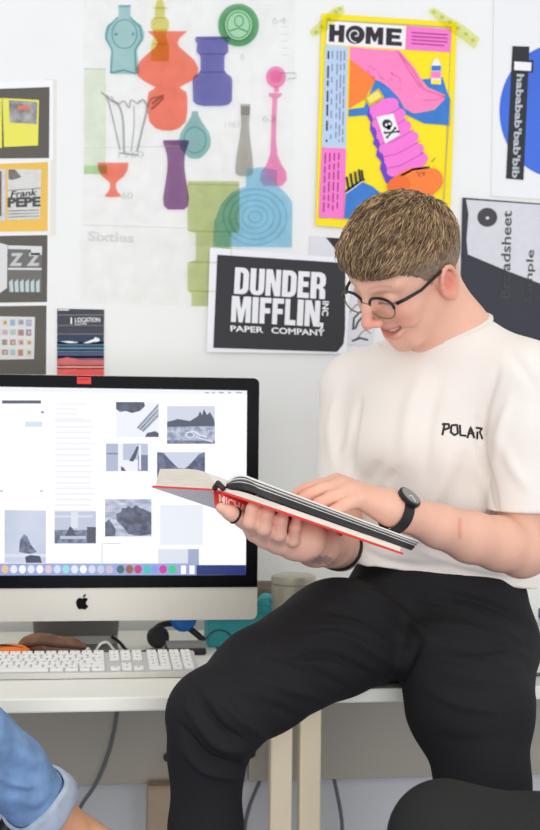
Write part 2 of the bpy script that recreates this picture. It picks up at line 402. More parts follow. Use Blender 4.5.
tD, YD = tsheet([(187, 181), (240, 181), (239, 308), (186, 306)], 3, 'narrow tracing paper strip printed with a stacked olive green vase')
teal = ink('ink_teal', (176, 212, 214)); teal2 = ink('ink_teal_edge', (150, 196, 200))
def tealedge(f):
    f.line([(118, 17), (108, 27), (106, 38), (112, 50), (111, 73)], 2, teal2, 2); f.line([(130, 17), (140, 27), (142, 38), (135, 50), (136, 73)], 2, teal2, 2)
    f.line([(111, 73), (124, 70), (136, 74)], 2, teal2, 2); f.line([(119, 6), (130, 6)], 2, teal2, 2)
    f.ring(124.5, 34, 13, 15, 1.2, teal2, 2); f.disc(116, 34, 1.6, 1.6, teal2, 3); f.disc(133, 34, 1.6, 1.6, teal2, 3)
vase(YA, 124.5, [(5, 7), (8, 6), (17, 6), (20, 9), (25, 17), (33, 20), (40, 19), (47, 14), (52, 12.5), (60, 14), (73, 14.5), (74, 13)], teal, tA, extra=tealedge)
yg = ink('ink_yellow_green', (226, 220, 128))
vase(YA, 160, [(-6, 2), (0, 3), (8, 5), (18, 5), (20, 9), (28, 9), (32, 7), (36, 6), (45, 9), (52, 9), (56, 9), (61, 9)], yg, tA, 3, extra=lambda f: [f.line([(153, y), (167, y)], 1, ink('ink_olive_line', (210, 196, 100)), 4) for y in (8, 18, 30, 44)])
cor = ink('ink_coral', (252, 136, 116))
vase(YA, 167.5, [(31, 20), (33, 18), (38, 12), (43, 10), (47, 12), (52, 18), (60, 27), (68, 31), (76, 30), (82, 22), (87, 12), (89, 14), (92, 19), (98, 20), (112, 20), (122, 18), (128, 12), (130.5, 5)], cor, tA, 2)
vase(YA, 176, [(140, 13), (143, 13), (148, 11), (155, 9), (165, 8.5), (172, 9), (185, 11), (198, 13), (206, 12), (209.5, 8)], ink('ink_purple', (150, 108, 152)), tA, 2, extra=lambda f: f.disc(176, 142, 12, 2.2, ink('ink_purple_rim', (226, 208, 228)), 3))
vase(YA, 195, [(111, 3), (115, 3.5), (120, 6), (126, 10), (132, 14), (139, 16), (146, 15.5), (152, 12), (156, 8), (158.5, 4)], ink('ink_sea', (150, 192, 192)), tA, 3, extra=lambda f: f.ring(195, 140, 12, 14, 2, ink('ink_sea_rim', (206, 226, 226)), 4))
pg = ink('ink_pale_green', (236, 244, 226))
vase(YA, 95, [(68, 10), (69, 11), (166, 11)], pg, tA, 2, name='beaker_print', extra=lambda f: (f.rect(84, 165.5, 107, 174, ink('ink_leaf', (186, 224, 166)), 2), f.line([(84, 69), (106, 69)], 1, ink('ink_grey_soft', (222, 226, 220)), 3)))
g1 = ink('ink_grey', (172, 172, 178)); g2 = ink('ink_grey_soft', (230, 233, 228))
f = Flat(YA)
for L_, w in (([(101, 92), (107, 98), (112, 115), (120, 150)], 1.6), ([(106, 95), (112, 101), (118, 104), (123, 120), (124, 152)], 2.2), ([(111, 96), (117, 104), (124, 101), (129, 108), (131, 100), (138, 104)], 1.4), ([(138, 103), (143, 100), (147, 108), (142, 130), (137, 152)], 2.2), ([(147, 108), (151, 99), (158, 97), (164, 95)], 1.6), ([(134, 106), (134, 128), (131, 152)], 1.2), ([(120, 153), (138, 155)], 1.6), ([(152, 104), (159, 98), (163, 98), (155, 106), (151, 109)], 2.4)):
    f.line([p[:2] for p in spline([(*p, 0) for p in L_], 4)], w, g1, 3)
f.build('crystal_vase_print', tA)
vase(YA, 113, [(162.5, 15), (164, 15.5), (170, 14.5), (176, 11), (180, 6), (183, 3), (188, 3), (192, 5), (195, 8), (196.5, 8), (197, 5)], cor, tA, 3, name='goblet_print')
for s_, o_, w_ in (('1960', (118, 158), 26), ('60', (121, 199), 12)): f = Flat(YA); f.text(s_, o_, (w_, 0), (0, -7), g2, 2, .02); f.build('faint_number', tA)
f = Flat(YA); f.line([(84, 148), (190, 146)], .8, g2, 2); f.build('fold_line', tA)
f = Flat(YB); f.text('Sixties', (88, 241), (46, 2), (0, -10), ink('ink_grey_faint', (226, 228, 226)), 1, .03); f.line([(82, 225), (186, 228)], .8, ink('ink_grey_faint', (226, 228, 226)), 1); f.build('faint_lettering', tB)
def indx(f):
    e = ink('ink_indigo_edge', (190, 186, 220)); f.line([(197, 54), (227, 54)], 1.2, e, 3); f.line([(200, 72), (224, 72)], 1.2, e, 3); f.disc(212.5, 38, 16, 1.8, e, 3)
vase(YC, 212.5, [(36.5, 16), (38, 17.5), (41, 17), (43, 15.5), (52, 16), (54, 13), (58, 12), (70, 12), (73, 14), (77, 19), (81, 20), (101, 19.5), (104.5, 16), (106, 9)], ink('ink_indigo', (120, 118, 184)), tC, 2, extra=indx)
f = Flat(YC); f.disc(238.5, 25, 20.5, 21.5, ink('ink_green', (104, 170, 118)), 2); f.build('glass_dish_print', tC)
f = Flat(YC)
gm = mat('print_green_light', (160, 206, 168)); f.disc(238.5, 25, 13.5, 15, gm, 3); f.ring(238.5, 25, 12, 13.5, 1.2, ink('ink_green_line', (140, 190, 150)), 4); f.ring(239, 21, 5, 6, 1.2, ink('ink_green_line', (140, 190, 150)), 4); f.line([(229, 31), (239, 28), (248, 32)], 1.5, ink('ink_green_line', (140, 190, 150)), 4)
f.build('glass_dish_centre', tC)
pk = ink('ink_pink', (248, 148, 194))
f = Flat(YC); f.disc(276, 77, 10, 11, pk, 2); f.rect(274, 86, 279, 92, pk, 2); f.disc(276, 76, 6, 7, ink('ink_pink_soft', (252, 206, 226)), 3)
f.poly([(268.5, 93), (282, 93), (281.5, 96), (277.5, 98), (276.5, 120), (276, 140), (277.5, 155), (282, 165), (286.5, 172), (287, 180), (282, 186), (264, 186), (260, 180), (261, 172), (266, 165), (270, 155), (271, 140), (271.5, 120), (272.5, 98), (269, 96)], pk, 2); f.build('stoppered_bottle_print', tC)
vase(YC, 245.5, [(104, 5), (105, 5), (116, 4.5), (125, 4), (140, 5.5), (155, 8), (168, 9), (173.5, 8.5), (176, 5)], ink('ink_stone', (184, 178, 172)), tC, 2, lean=-.02, extra=lambda f: f.rect(241, 106, 250, 115, ink('ink_stone_cap', (196, 196, 190)), 3))
lb = ink('ink_blue', (158, 210, 236)); lb2 = ink('ink_blue_line', (196, 226, 242))
def rings(f):
    for r in (7, 13, 19, 25, 31): f.ring(255, 217, r*1.05, r*.93, 1.6, lb2, 3)
f = Flat(YC); f.poly([(246, 169), (262, 167), (277, 170), (277, 185), (286, 193), (292.5, 202), (292, 247.5), (213, 246.5), (214, 222), (221, 204), (232, 192), (246, 186)], lb, 2); rings(f); f.build('blue_bottle_print', tC)
f = Flat(YC); gf = ink('ink_grey_faint', (226, 228, 226))
for o_, s_ in (((225, 128), '1961'), ((262, 122), '63'), ((272, 24), '64'), ((240, 60), '6')): f = Flat(YC); f.text(s_, o_, (14 if len(s_) > 1 else 5, 0), (0, -7), gf, 1, .02); f.build('faint_number', tC)
f = Flat(YC)
for k in range(6): f.line([(281, 20+k*7), (288, 20+k*7)], .7, gf, 1)
f.build('faint_lines', tC); f = Flat(YC); f.line([(280, 73), (296, 73), (296, 78), (288, 79)], 1, g1, 4); f.build('pencil_line', tC)
ol = ink('ink_olive', (200, 210, 152)); ol2 = ink('ink_olive_edge', (220, 226, 186))
vase(YD, 213.5, [(181, 25), (183, 26), (231, 26), (232, 20), (233, 17), (260, 17), (262, 24), (263, 26), (290, 26), (292, 24), (293, 22), (306, 22)], ol, tD, 2, extra=lambda f: [f.line([(189, y), (238, y+1)], 1.6, ol2, 3) for y in (184, 231, 262, 291)]+[f.line([(196, 233), (196, 261)], 1.2, ol2, 3), f.line([(231, 233), (231, 261)], 1.2, ol2, 3)])
# ---- bright HOME poster
yel = mat('print_yellow', (250, 226, 8), .55)
hp = [(321.7, 13.3), (457.0, 22.5), (449.5, 236), (315.3, 225.5)]
t, Y = sheet('risograph_poster', hp, yel, 3, 'bright yellow and pink poster headed HOME taped above the man', 'poster')
hpk = mat('print_hot_pink', (246, 122, 204), .55); hbl = mat('print_sky', (184, 206, 234), .55); dkp = mat('print_dark', (40, 36, 44), .6); blu = mat('print_blue', (52, 122, 204), .55, noise=.08, nscale=50); spk = mat('print_salmon_pink', (250, 132, 190), .55, noise=.05, nscale=60); org = mat('print_orange', (250, 128, 52), .55); vio = mat('print_violet', (104, 62, 200), .55)
A = lambda L_: [(300+x/3, y/3) for x, y in L_]                # traced from an enlargement of the top of the poster
B = lambda L_: [(310+x/3.6, 110+y/3.6) for x, y in L_]       # and of its lower part
f = Flat(Y)
f.poly(A([(80, 58), (455, 80), (432, 640), (58, 655)]), mat('print_grey_violet', (196, 178, 120)), 1)
f.poly(A([(84, 64), (452, 86), (429, 650), (62, 650)]), yel, 2)
f.poly([(327.5, 20.8), (406, 26), (405, 49.5), (326, 44.2)], mat('print_paper_white', (240, 238, 240)), 3)
f.poly([(406.5, 26), (451.5, 29.2), (450.3, 52.3), (405.3, 49.6)], hpk, 3)
for k in range(4): f.line([(411.5, 32.5+k*3.6), (447.5-(k == 3)*3, 34.8+k*3.6)], 1.3, mat('print_plum', (176, 60, 140)), 4)
f.poly([(325.5, 45), (348, 46.8), (346, 148), (321.8, 147)], hbl, 3); f.poly([(321.8, 147.5), (346, 148.5), (344.7, 219), (318.6, 217)], hpk, 3)
tx = mat('print_text_grey', (128, 138, 164)); tx2 = mat('print_text_plum', (158, 50, 124))
for i, x in enumerate((328.5, 332.5, 337.5, 341, 344.5)):
    y = 51
    while y < 140:
        h = random.uniform(5, 14) if i != 1 else random.uniform(3, 8)
        f.line([(x-(y-50)*.02, y), (x-(y+h-50)*.02, min(142, y+h))], 1.2 if i else 1.7, tx if i != 0 else dkp, 4); y += h+random.uniform(1.6, 5 if i > 1 else 12)
for i, x in enumerate((325.5, 330, 334.5, 339)):
    y = 153
    while y < 208:
        h = random.uniform(4, 11); f.line([(x-(y-150)*.03, y), (x-(y+h-150)*.03, min(212, y+h))], 1.3, tx2, 4); y += h+random.uniform(1.6, 3)
# lettering HOME
def hm(pts): return [(329.5+u*73+v*-.6, 24.3+u*4.6+v*17.2) for u, v in pts]
for q in ([(0, 0), (.075, 0), (.075, .33), (.13, .33), (.13, 0), (.21, 0), (.205, 1), (.13, 1), (.13, .62), (.075, .62), (.075, 1), (0, 1)],
          [(.5, 1), (.5, 0), (.585, 0), (.625, .4), (.665, 0), (.74, 0), (.74, 1), (.67, 1), (.67, .5), (.64, .85), (.61, .85), (.57, .5), (.57, 1)],
          [(.78, 0), (.99, 0), (.99, .24), (.86, .24), (.86, .38), (.97, .38), (.97, .6), (.86, .6), (.86, .76), (1, .76), (1, 1), (.78, 1)]): f.poly(hm(q), dkp, 4)
f.disc(355.2, 34.7, 9.5, 9.2, dkp, 4); f.line([(355.6+r*math.cos(a), 34.8+r*math.sin(a)) for a, r in [(1.5+k*.32, 7.6-k*.33) for k in range(22)]], 1.1, mat('print_paper_white', (240, 238, 240)), 5)
# pictures
f.poly(A([(150, 140), (215, 147), (300, 152), (345, 205), (380, 262), (434, 284), (432, 300), (402, 328), (372, 335), (340, 340), (312, 322), (296, 292), (250, 262), (228, 238), (208, 224), (150, 250)]), spk, 4)
f.poly(A([(150, 178), (180, 200), (228, 240), (192, 298), (146, 326)]), org, 5)
f.poly(A([(145, 350), (146, 328), (192, 322), (226, 240), (240, 244), (266, 262), (296, 294), (312, 324), (340, 341), (374, 336), (404, 329), (433, 300), (436, 284), (384, 262), (366, 238), (428, 232), (440, 272), (452, 300), (449, 376), (372, 370), (322, 346), (262, 318), (232, 332), (200, 345)]), blu, 5)
for k in range(26):
    x = random.uniform(200, 300); y = 160+(x-200)*.7+random.uniform(0, 60); f.line(A([(x, y), (x+6, y+7)]), .5, mat('print_rose', (222, 84, 150)), 5)
for L_ in ([(290, 150), (335, 205), (372, 268), (434, 290)], [(372, 300), (408, 300), (434, 288)], [(300, 165), (330, 215), (362, 262)]): f.line(A(L_), .6, mat('print_rose', (222, 84, 150)), 6)
f.poly(A([(394, 196), (404, 176), (412, 176), (424, 196), (423, 254), (393, 252)]), mat('print_paper_white', (240, 238, 240)), 6); f.poly(A([(395, 197), (423, 197), (423, 212), (395, 212)]), blu, 7); f.poly(A([(394, 214), (423, 214), (422, 234), (393, 234)]), spk, 7); f.poly(A([(396, 240), (421, 240), (420, 253), (396, 252)]), yel, 7)
f.poly(A([(194, 294), (236, 264), (252, 290), (250, 300), (207, 320)]), mat('print_ochre', (214, 178, 30)), 7); f.poly(A([(200, 294), (233, 271), (245, 290), (209, 311)]), mat('print_pale_yellow', (240, 226, 110)), 8)
f.poly(A([(206, 322), (200, 345), (212, 366), (210, 388), (222, 416), (219, 430), (232, 446), (228, 466), (244, 486), (240, 505), (256, 545), (285, 575), (300, 500), (260, 400), (235, 330)]), vio, 6)
btl = mat('print_orchid', (244, 120, 212), .55)
for (cx, cy, rx, ry) in ((252, 322, 46, 24), (266, 356, 54, 25), (281, 392, 56, 26), (296, 428, 64, 27), (312, 464, 64, 29), (322, 494, 66, 29)): f.disc(300+cx/3, cy/3, rx/3, ry/3, btl, 7, rot=-.4)
f.poly(A([(208, 322), (250, 296), (296, 318), (372, 478), (262, 512)]), btl, 8)
for (cx, cy, w) in ((262, 340, 44), (276, 374, 50), (292, 410, 54), (306, 446, 58), (318, 480, 60)): f.line(A([(cx-w, cy+w*.42), (cx-w*.3, cy+w*.28), (cx+w*.4, cy-w*.08), (cx+w*.95, cy-w*.42)]), .6, mat('print_magenta_line', (190, 70, 160)), 9)
f.poly(A([(229, 351), (280, 340), (300, 404), (256, 431)]), mat('print_paper_white', (240, 238, 240)), 10)
f.disc(387.3, 124, 5, 4.6, dkp, 11, rot=.3); f.poly([(386, 126), (391, 124.5), (390.5, 129.5), (387.5, 130)], dkp, 11); f.disc(386.3, 124.8, 1.2, 1.3, wt, 12); f.disc(389.6, 123.8, 1.2, 1.3, wt, 12)
f.line([(385, 133), (398.5, 131.5)], 1.6, dkp, 11); f.line([(387, 137.5), (395.5, 127.8)], 1.6, dkp, 11)
for x, y in ((385, 132.6), (398.4, 131.6), (387.2, 137.2), (395.2, 128.2)): f.disc(x, y, 1.3, 1.3, dkp, 11)
f.poly(B([(285, 262), (330, 235), (430, 205), (436, 215), (330, 246), (292, 275)]), vio, 9); f.line(B([(325, 238), (370, 214), (430, 206)]), 2.2, dkp, 10)
f.disc(415, 185, 26, 17, org, 10, rot=-.25); f.disc(432, 180, 11, 12, org, 10.4); f.disc(399, 185, 12, 9, mat('print_orange_deep', (244, 110, 44)), 11, rot=-.3)
f.line(B([(385, 222), (395, 240), (398, 222)]), .7, dkp, 12); f.line(B([(405, 222), (410, 236), (414, 222)]), .7, dkp, 12)
f.line(B([(438, 186), (452, 172)]), .6, dkp, 10)
f.poly(B([(130, 298), (160, 274), (186, 258), (225, 275), (255, 300), (240, 340), (150, 392), (124, 390)]), blu, 8)
for a, b in (((140, 290), (132, 240)), ((154, 280), (146, 228)), ((168, 270), (162, 222)), ((182, 260), (176, 214)), ((190, 248), (186, 216))): f.line(B([a, b]), 2.2, dkp, 9)
f.line(B([(128, 294), (160, 272), (196, 248)]), 2.4, dkp, 9); f.line(B([(130, 300), (162, 277), (190, 256)]), .8, wt, 10)
f.line(A([(451, 300), (428, 640)]), .8, mat('print_grey_violet', (196, 178, 120)), 9)
f.build('printed_artwork', t)
tp = ink('tape_yellow_green', (232, 236, 150)); tp2 = ink('tape_mottle', (214, 216, 140))
def tape(pts, dots, label):
    Y = YW-.0008-3*.0014-.003
    f = Flat(Y); f.poly(pts, tp, 0)
    for x, y in dots: f.disc(x, y, 2.3, 2, tp2, 1, n=8)
    o = f.build('washi_tape', loc=mid(pts)); tag(o, label, 'tape', 'washi tape strips on the yellow poster')
tape([(309.5, 31), (313, 37), (327, 30), (345, 12), (343.5, 5), (333, 8), (320, 21)], [(316, 32), (322, 27), (329, 19), (336, 12), (340, 9)], 'yellow green washi tape at the top left corner of yellow poster')
tape([(427.5, 11), (434, 7), (446, 15), (462, 24), (480, 38), (475, 49), (464, 41), (447, 29)], [(434, 12), (442, 17), (450, 22), (458, 28), (466, 34), (473, 40)], 'yellow green washi tape at the top right corner of yellow poster')
# ---- paper behind the black sign, with an ink drawing
t, Y = sheet('drawing_sheet', [(310, 236), (380, 240), (373, 346), (306, 342)], mat('print_lilac_grey', (222, 221, 226), .6), 1, 'grey paper with black ink drawing showing behind the black sign', 'print')
f = Flat(Y); f.poly([(326, 237.5), (372, 240), (371, 262), (345, 256), (337, 251)], dkp, 1); f.build('black_corner', t); f = Flat(Y)
for L_, w in (([(353, 330), (354, 318), (361, 311), (365, 314), (358, 322), (355, 329)], 2), ([(350, 312), (356, 305), (362, 303)], 1.4), ([(356, 340), (362, 332), (370, 328)], 1.2), ([(352, 341), (360, 338), (368, 340)], 2), ([(368, 322), (364, 328), (371, 334)], 1)): f.line(L_, w, gy if w < 1.5 else mat('print_ink_dark', (70, 70, 78)), 1)
f.build('ink_drawing', t)
# ---- black company sign
sg = [(210, 247.5), (352, 258.5), (346.5, 354), (206.5, 352)]
t, Y = sheet('printed_sign', sg, mat('sign_margin', (240, 240, 246), .6), 4, 'black sign with white block lettering pinned left of the man', 'sign')
blk = mat('print_sign_black', (46, 45, 50), .6)
f = Flat(Y); f.poly([(217.3, 254.7), (345.5, 263), (345, 330), (343.5, 344), (337, 352), (213.3, 347.8)], blk, 1)
# letters in unit boxes (u right, v down), heavy condensed
LET = {'D': [[(0, 0), (.62, 0), (.86, .06), (1, .2), (1, .8), (.86, .94), (.62, 1), (0, 1)], [(.40, .18), (.40, .82), (.5, .82), (.6, .76), (.6, .24), (.5, .18)]],
       'U': [[(0, 0), (.4, 0), (.4, .78), (.45, .84), (.55, .84), (.6, .78), (.6, 0), (1, 0), (1, .82), (.86, .95), (.66, 1), (.34, 1), (.14, .95), (0, .82)]],
       'N': [[(0, 0), (.42, 0), (.66, .5), (.66, 0), (1, 0), (1, 1), (.6, 1), (.34, .48), (.34, 1), (0, 1)]],
       'E': [[(0, 0), (1, 0), (1, .2), (.45, .2), (.45, .38), (.92, .38), (.92, .58), (.45, .58), (.45, .8), (1, .8), (1, 1), (0, 1)]],
       'R': [[(0, 0), (.64, 0), (.9, .07), (1, .2), (1, .42), (.92, .52), (.8, .56), (.96, .64), (1, .76), (1, 1), (.62, 1), (.6, .68), (.52, .62), (.4, .62), (.4, 1), (0, 1)], [(.4, .18), (.4, .46), (.52, .46), (.6, .4), (.6, .24), (.52, .18)]],
       'M': [[(0, 0), (.38, 0), (.5, .5), (.62, 0), (1, 0), (1, 1), (.74, 1), (.74, .4), (.6, 1), (.4, 1), (.26, .4), (.26, 1), (0, 1)]],
       'I': [[(0, 0), (1, 0), (1, 1), (0, 1)]], 'F': [[(0, 0), (1, 0), (1, .2), (.45, .2), (.45, .4), (.92, .4), (.92, .6), (.45, .6), (.45, 1), (0, 1)]],
       'L': [[(0, 0), (.45, 0), (.45, .8), (1, .8), (1, 1), (0, 1)]]}
swt = mat('print_sign_white', (238, 238, 242))
def word(s, widths, gap, tl, ux, vy):
    tot = sum(widths)+gap*(len(s)-1); x = 0
    for ch, w in zip(s, widths):
        for i, pg_ in enumerate(LET[ch]):
            f.poly([(tl[0]+(x+u*w)/tot*ux[0]+v*vy[0], tl[1]+(x+u*w)/tot*ux[1]+v*vy[1]) for u, v in pg_], swt if i == 0 else blk, 2+i)
        x += w+gap
word('DUNDER', [1, 1, 1.05, 1, .8, 1.05], .1, (235.3, 267.2), (91, 5.5), (-1.4, 26.5))
word('MIFFLIN', [1.35, .42, .78, .78, .75, .42, 1.05], .1, (232, 295.8), (88.5, 5), (-1.2, 26))
f.text('INC', (322.5, 301), (-.8, 14.5), (6.5, .4), swt, 2, .03); f.poly([(319, 322.5), (323.5, 322.8), (323, 328), (320, 332), (319.2, 330), (321, 327), (319, 326.5)], swt, 2)
f.text('PAPER', (230.6, 331.3), (33, 1.6), (-.3, -6), swt, 2, .025); f.text('COMPANY', (271.5, 333.4), (53.5, 2.6), (-.3, -6.2), swt, 2, .025)
f.build('printed_lettering', t)
for (x, y) in ((213.5, 252.5), (343, 258.5), (210.5, 347.5)):
    pass
# ---- broadsheet poster at the right
bp = [(462.5, 197.5), (600, 208), (600, 365), (459, 352)]
t, Y = sheet('newsprint_poster', bp, mat('print_ink_navy', (48, 50, 60), .55, noise=.06, nscale=10), 2, 'black and grey broadsheet sample poster behind the shoulder of the man', 'poster')
f = Flat(Y); f.poly([(465.5, 199.5), (600, 209), (600, 306), (539, 283), (505, 270), (467, 254)], mat('print_newsprint', (212, 212, 218), .7, noise=.03, nscale=70), 1)
f.poly([(463, 199), (466, 199.2), (468.5, 214), (466.5, 240), (468, 256), (461, 256)], mat('print_ink_navy', (48, 50, 60)), 2)
chr_ = mat('print_charcoal_disc', (66, 66, 70)); f.disc(487.3, 217.3, 10, 9.5, chr_, 2); f.disc(487.5, 218, 1.8, 1.5, mat('print_newsprint', (212, 212, 218)), 3)
f.text('Broadsheet', (509.5, 299), (2.5, -88), (-9.6, -.5), chr_, 2, .012); f.text('Sample', (533, 304), (3.5, -54), (-9.6, -.5), chr_, 2, .012)
f.build('printed_artwork', t)
# ---- blue circle poster top right
t, Y = sheet('circle_poster', [(494, -12), (640, -6), (640, 206), (491.5, 196)], mat('print_poster_white', (236, 236, 236), .65), 1, 'white poster with big blue circle and black lettered strip, top right', 'poster')
cb = mat('print_cornflower', (62, 108, 214), .55, noise=.06, nscale=5)
f = Flat(Y); f.disc(559, 111, 59.5, 67, cb, 1, n=64); f.poly([(512.5, 46), (529.5, 46.5), (523.5, 180), (506, 178.5)], mat('print_strip_black', (40, 42, 50)), 2)
f.poly([(514, 59.5), (533.5, 60), (533, 72.5), (513.5, 71.5)], mat('print_strip_black', (40, 42, 50)), 3); f.poly([(514.5, 61.5), (531.5, 62.5), (531, 71), (514, 70)], mat('print_paper_white', (240, 238, 240)), 4)
f.text("hababab'bab'bib", (516.8, 74), (-5, 104), (7.6, .3), mat('print_lettering_silver', (186, 190, 198)), 3, .03)
for k in range(0): pass
f.build('printed_artwork', t)
# ------------------------------------------------------------------ desks
dwh = mat('desk_laminate', (243, 241, 227), .35, noise=.01, nscale=8); legm = mat('desk_leg_paint', (246, 230, 196), .45); pan = mat('modesty_panel_grey', (200, 190, 172), .6); scr = mat('screw_black', (50, 50, 54), .4)
XJ = at(295, 760, YE+.05)[0]
def desk(x0, x1, legx, bolts, label, YE=YE):
    t = thing('desk', ((x0+x1)/2, YE+.35, 0), label, 'desk', 'white desks along the wall')
    MB().box(((x0+x1)/2, (YE+YW-.03)/2, ZD-.011), (x1-x0-.004, YW-.03-YE, .022), dwh, .003).build('desk_top', t)
    for lx in legx:
        for yy, sh_ in ((YE+.045, 0), (YW-.12, (-.05 if lx < XJ else .035)*(abs(lx-XJ) < .1))): MB().box((lx+sh_, yy, (ZD-.0225)/2), (.034, .03, ZD-.0225), legm, .003).build('leg', t)
    zb = at(200, 783, YW-.09)[2]
    p = MB().box(((x0+x1)/2, YW-.08, (zb+ZD-.0225)/2), (x1-x0-.004, .018, ZD-.0225-zb), pan, .002).build('modesty_panel', t)
    for bx, by in bolts:
        q = at(bx, by, YW-.092); MB().lathe(q, [(.009, 0), (.009, .004), (.006, .006), (.002, .0062)], scr, 16, (0, -1, 0)).build('screw_cap', p, sharp=30)
    return t
D1 = desk(XJ-1.6, XJ, (XJ-1.55, XJ-.024), ((168, 757), (251, 753)), 'white desk carrying the monitor and keyboard')
D2 = desk(XJ, XJ+1.6, (XJ+.027, XJ+1.55), (), 'white desk the man in the white shirt is perched on', YE+.035)
# ------------------------------------------------------------------ monitor
YM = 2.50
alu = mat('aluminium_silver', (206, 202, 192), .38, metal=.25, noise=.01, nscale=300); glass = mat('bezel_glass_black', (8, 9, 14), .3, spec=.06)
mon = thing('desktop_computer', (*at(81, 622, YM)[:2], ZD), 'large silver all-in-one computer with bright screen on desk', 'computer')
def mbox(x0, y0, x1, y1): a = at(x0, y0, YM); b = at(x1, y1, YM); return a, b
XL, XR = at(-94, 500, YM)[0], at(258.3, 500, YM)[0]; ZT, ZB, ZC = at(82, 375.3, YM)[2], at(82, 621, YM)[2], at(82, 588, YM)[2]
def roundrect(x0, x1, z0, z1, r, tl=1, bl=1, n=6):
    pts = []
    for cx, cz, a0, on in ((x1-r, z1-r, 0, tl), (x0+r, z1-r, 90, tl), (x0+r, z0+r, 180, bl), (x1-r, z0+r, 270, bl)):
        if on: pts += [(cx+r*math.cos(math.radians(a0+90*k/n)), cz+r*math.sin(math.radians(a0+90*k/n))) for k in range(n+1)]
        else: pts.append((x0 if a0 in (90, 180) else x1, z1 if a0 < 180 else z0))
    return pts
def plate(mb, outline, y0, y1, m):
    n = len(outline); V = [(x, y0, z) for x, z in outline]+[(x, y1, z) for x, z in outline]
    return mb.raw(V, [list(range(n))[::-1], list(range(n, 2*n))]+[[i, (i+1) % n, n+(i+1) % n, n+i] for i in range(n)], m)
m_ = MB(); rr = roundrect(XL, XR, ZB, ZT, .011); n = len(rr); cxm, czm = (XL+XR)/2, (ZB+ZT)/2
V = []; prof = [(1, .001), (1, .008), (.97, .014), (.75, .03), (.45, .046), (.2, .05)]
for s_, y_ in prof: V += [(cxm+(x-cxm)*s_, YM+y_, czm+(z-czm)*s_) for x, z in rr]
m_.raw(V, [list(range(n))[::-1]]+[[k*n+i, k*n+(i+1) % n, (k+1)*n+(i+1) % n, (k+1)*n+i] for k in range(len(prof)-1) for i in range(n)]+[[(len(prof)-1)*n+i for i in range(n)]], alu)
m_.build('housing', mon, sharp=40)
plate(MB(), roundrect(XL+.0006, XR-.0006, ZC, ZT-.0006, .0105, 1, 0), YM-.0025, YM+.0012, glass).build('bezel', mon)
logo = Flat(YM-.0006); k_ = 15/208
def ap(L_): return [(82.2+(x-232)/13.5, 602.5+(y-180)/13.5) for x, y in L_]
lbk = mat('logo_black', (12, 11, 14), .6, spec=.1)
lp = spline([(*p, 0) for p in [(230, 128), (205, 118), (175, 128), (152, 160), (152, 205), (170, 250), (195, 274), (230, 266), (262, 275), (290, 262), (312, 228), (290, 210), (284, 175), (308, 140), (285, 120), (255, 118), (230, 128)]], 5)
logo.poly(ap([p[:2] for p in lp[:-1]]), lbk, 1); logo.poly(ap([(242, 110), (246, 86), (268, 68), (282, 66), (278, 92), (262, 106)]), lbk, 1); logo.build('logo', mon)
st = MB()
cx0 = at(76, 640, YM)[0]
V = []
for (y, z, hw) in ((YM+.052, ZB+.10, .08), (YM+.06, ZB-.0, .078), (YM+.085, ZD+.02, .076), (YM+.08, ZD+.006, .076), (YM-.04, ZD+.004, .076), (YM-.045, ZD+.0005, .076)): V += [(cx0-hw, y, z), (cx0+hw, y, z), (cx0+hw, y+.006, z-.0005), (cx0-hw, y+.006, z-.0005)]
st.raw(V, [[4*i+a, 4*i+b, 4*i+4+b, 4*i+4+a] for i in range(5) for a, b in ((0, 1), (1, 2), (2, 3), (3, 0))]+[[0, 3, 2, 1], [20, 21, 22, 23]], mat('stand_aluminium', (150, 147, 142), .4, metal=.5)); st.build('stand', mon)
rd = Flat(YM-.0028); rd.poly([(77, 377), (91, 377.2), (91, 384), (77, 383.8)], mat('tape_red', (236, 62, 58), .6), 0); rd.poly([(79, 379), (89, 379.1), (89, 380), (79, 379.9)], mat('tape_red_mark', (180, 40, 40), .6), 1); rd.build('camera_cover', mon)
# screen picture
SCR = .88
def em(nm, rgb, s=SCR): return mat('screen_'+nm, rgb, .3, emit=s)
def emn(nm, a, b, sc, stretch=(1, 1, 1), s=SCR):
    key = 'screen_'+nm
    if key in MATS: return MATS[key]
    m = em(nm, a, s); nt = m.node_tree; N = nt.nodes; L = nt.links
    tcn = N.new('ShaderNodeTexCoord'); mp = N.new('ShaderNodeMapping'); mp.inputs['Scale'].default_value = stretch; no = N.new('ShaderNodeTexNoise'); no.inputs['Scale'].default_value = sc; no.inputs['Detail'].default_value = 5
    r = N.new('ShaderNodeValToRGB'); r.color_ramp.elements[0].position = .38; r.color_ramp.elements[1].position = .62; r.color_ramp.elements[0].color = (*lin(a), 1); r.color_ramp.elements[1].color = (*lin(b), 1)
    L.new(tcn.outputs['Object'], mp.inputs['Vector']); L.new(mp.outputs[0], no.inputs['Vector']); L.new(no.outputs['Fac'], r.inputs['Fac']); L.new(r.outputs['Color'], N['Principled BSDF'].inputs['Emission Color']); return m
f = Flat(YM-.0027)
W1 = em('white', (253, 253, 255), .96)
f.poly([(-82, 385.5), (247, 390.6), (245.8, 575), (-82, 575.5)], W1, 0)
f.poly([(-82, 385.5), (247, 390.6), (247, 395), (-82, 390.5)], em('menu', (240, 242, 252)), .4)
for x, w in ((205, 4), (212, 3), (219, 5), (228, 3), (236, 6)): f.rect(x, 392, x+w, 393.2, em('menu_mark', (150, 155, 180)), .8)
f.rect(2, 400.3, 41, 403.6, em('ink', (60, 66, 86)), .8)
f.rect(25, 421.5, 42.5, 427, em('soft', (214, 224, 240)), .8); f.rect(41, 411, 44, 413.5, em('mid', (130, 140, 165)), .8)
for x in (0, 40): f.rect(x, 490, x+3, 492, em('soft2', (190, 196, 214)), .8)
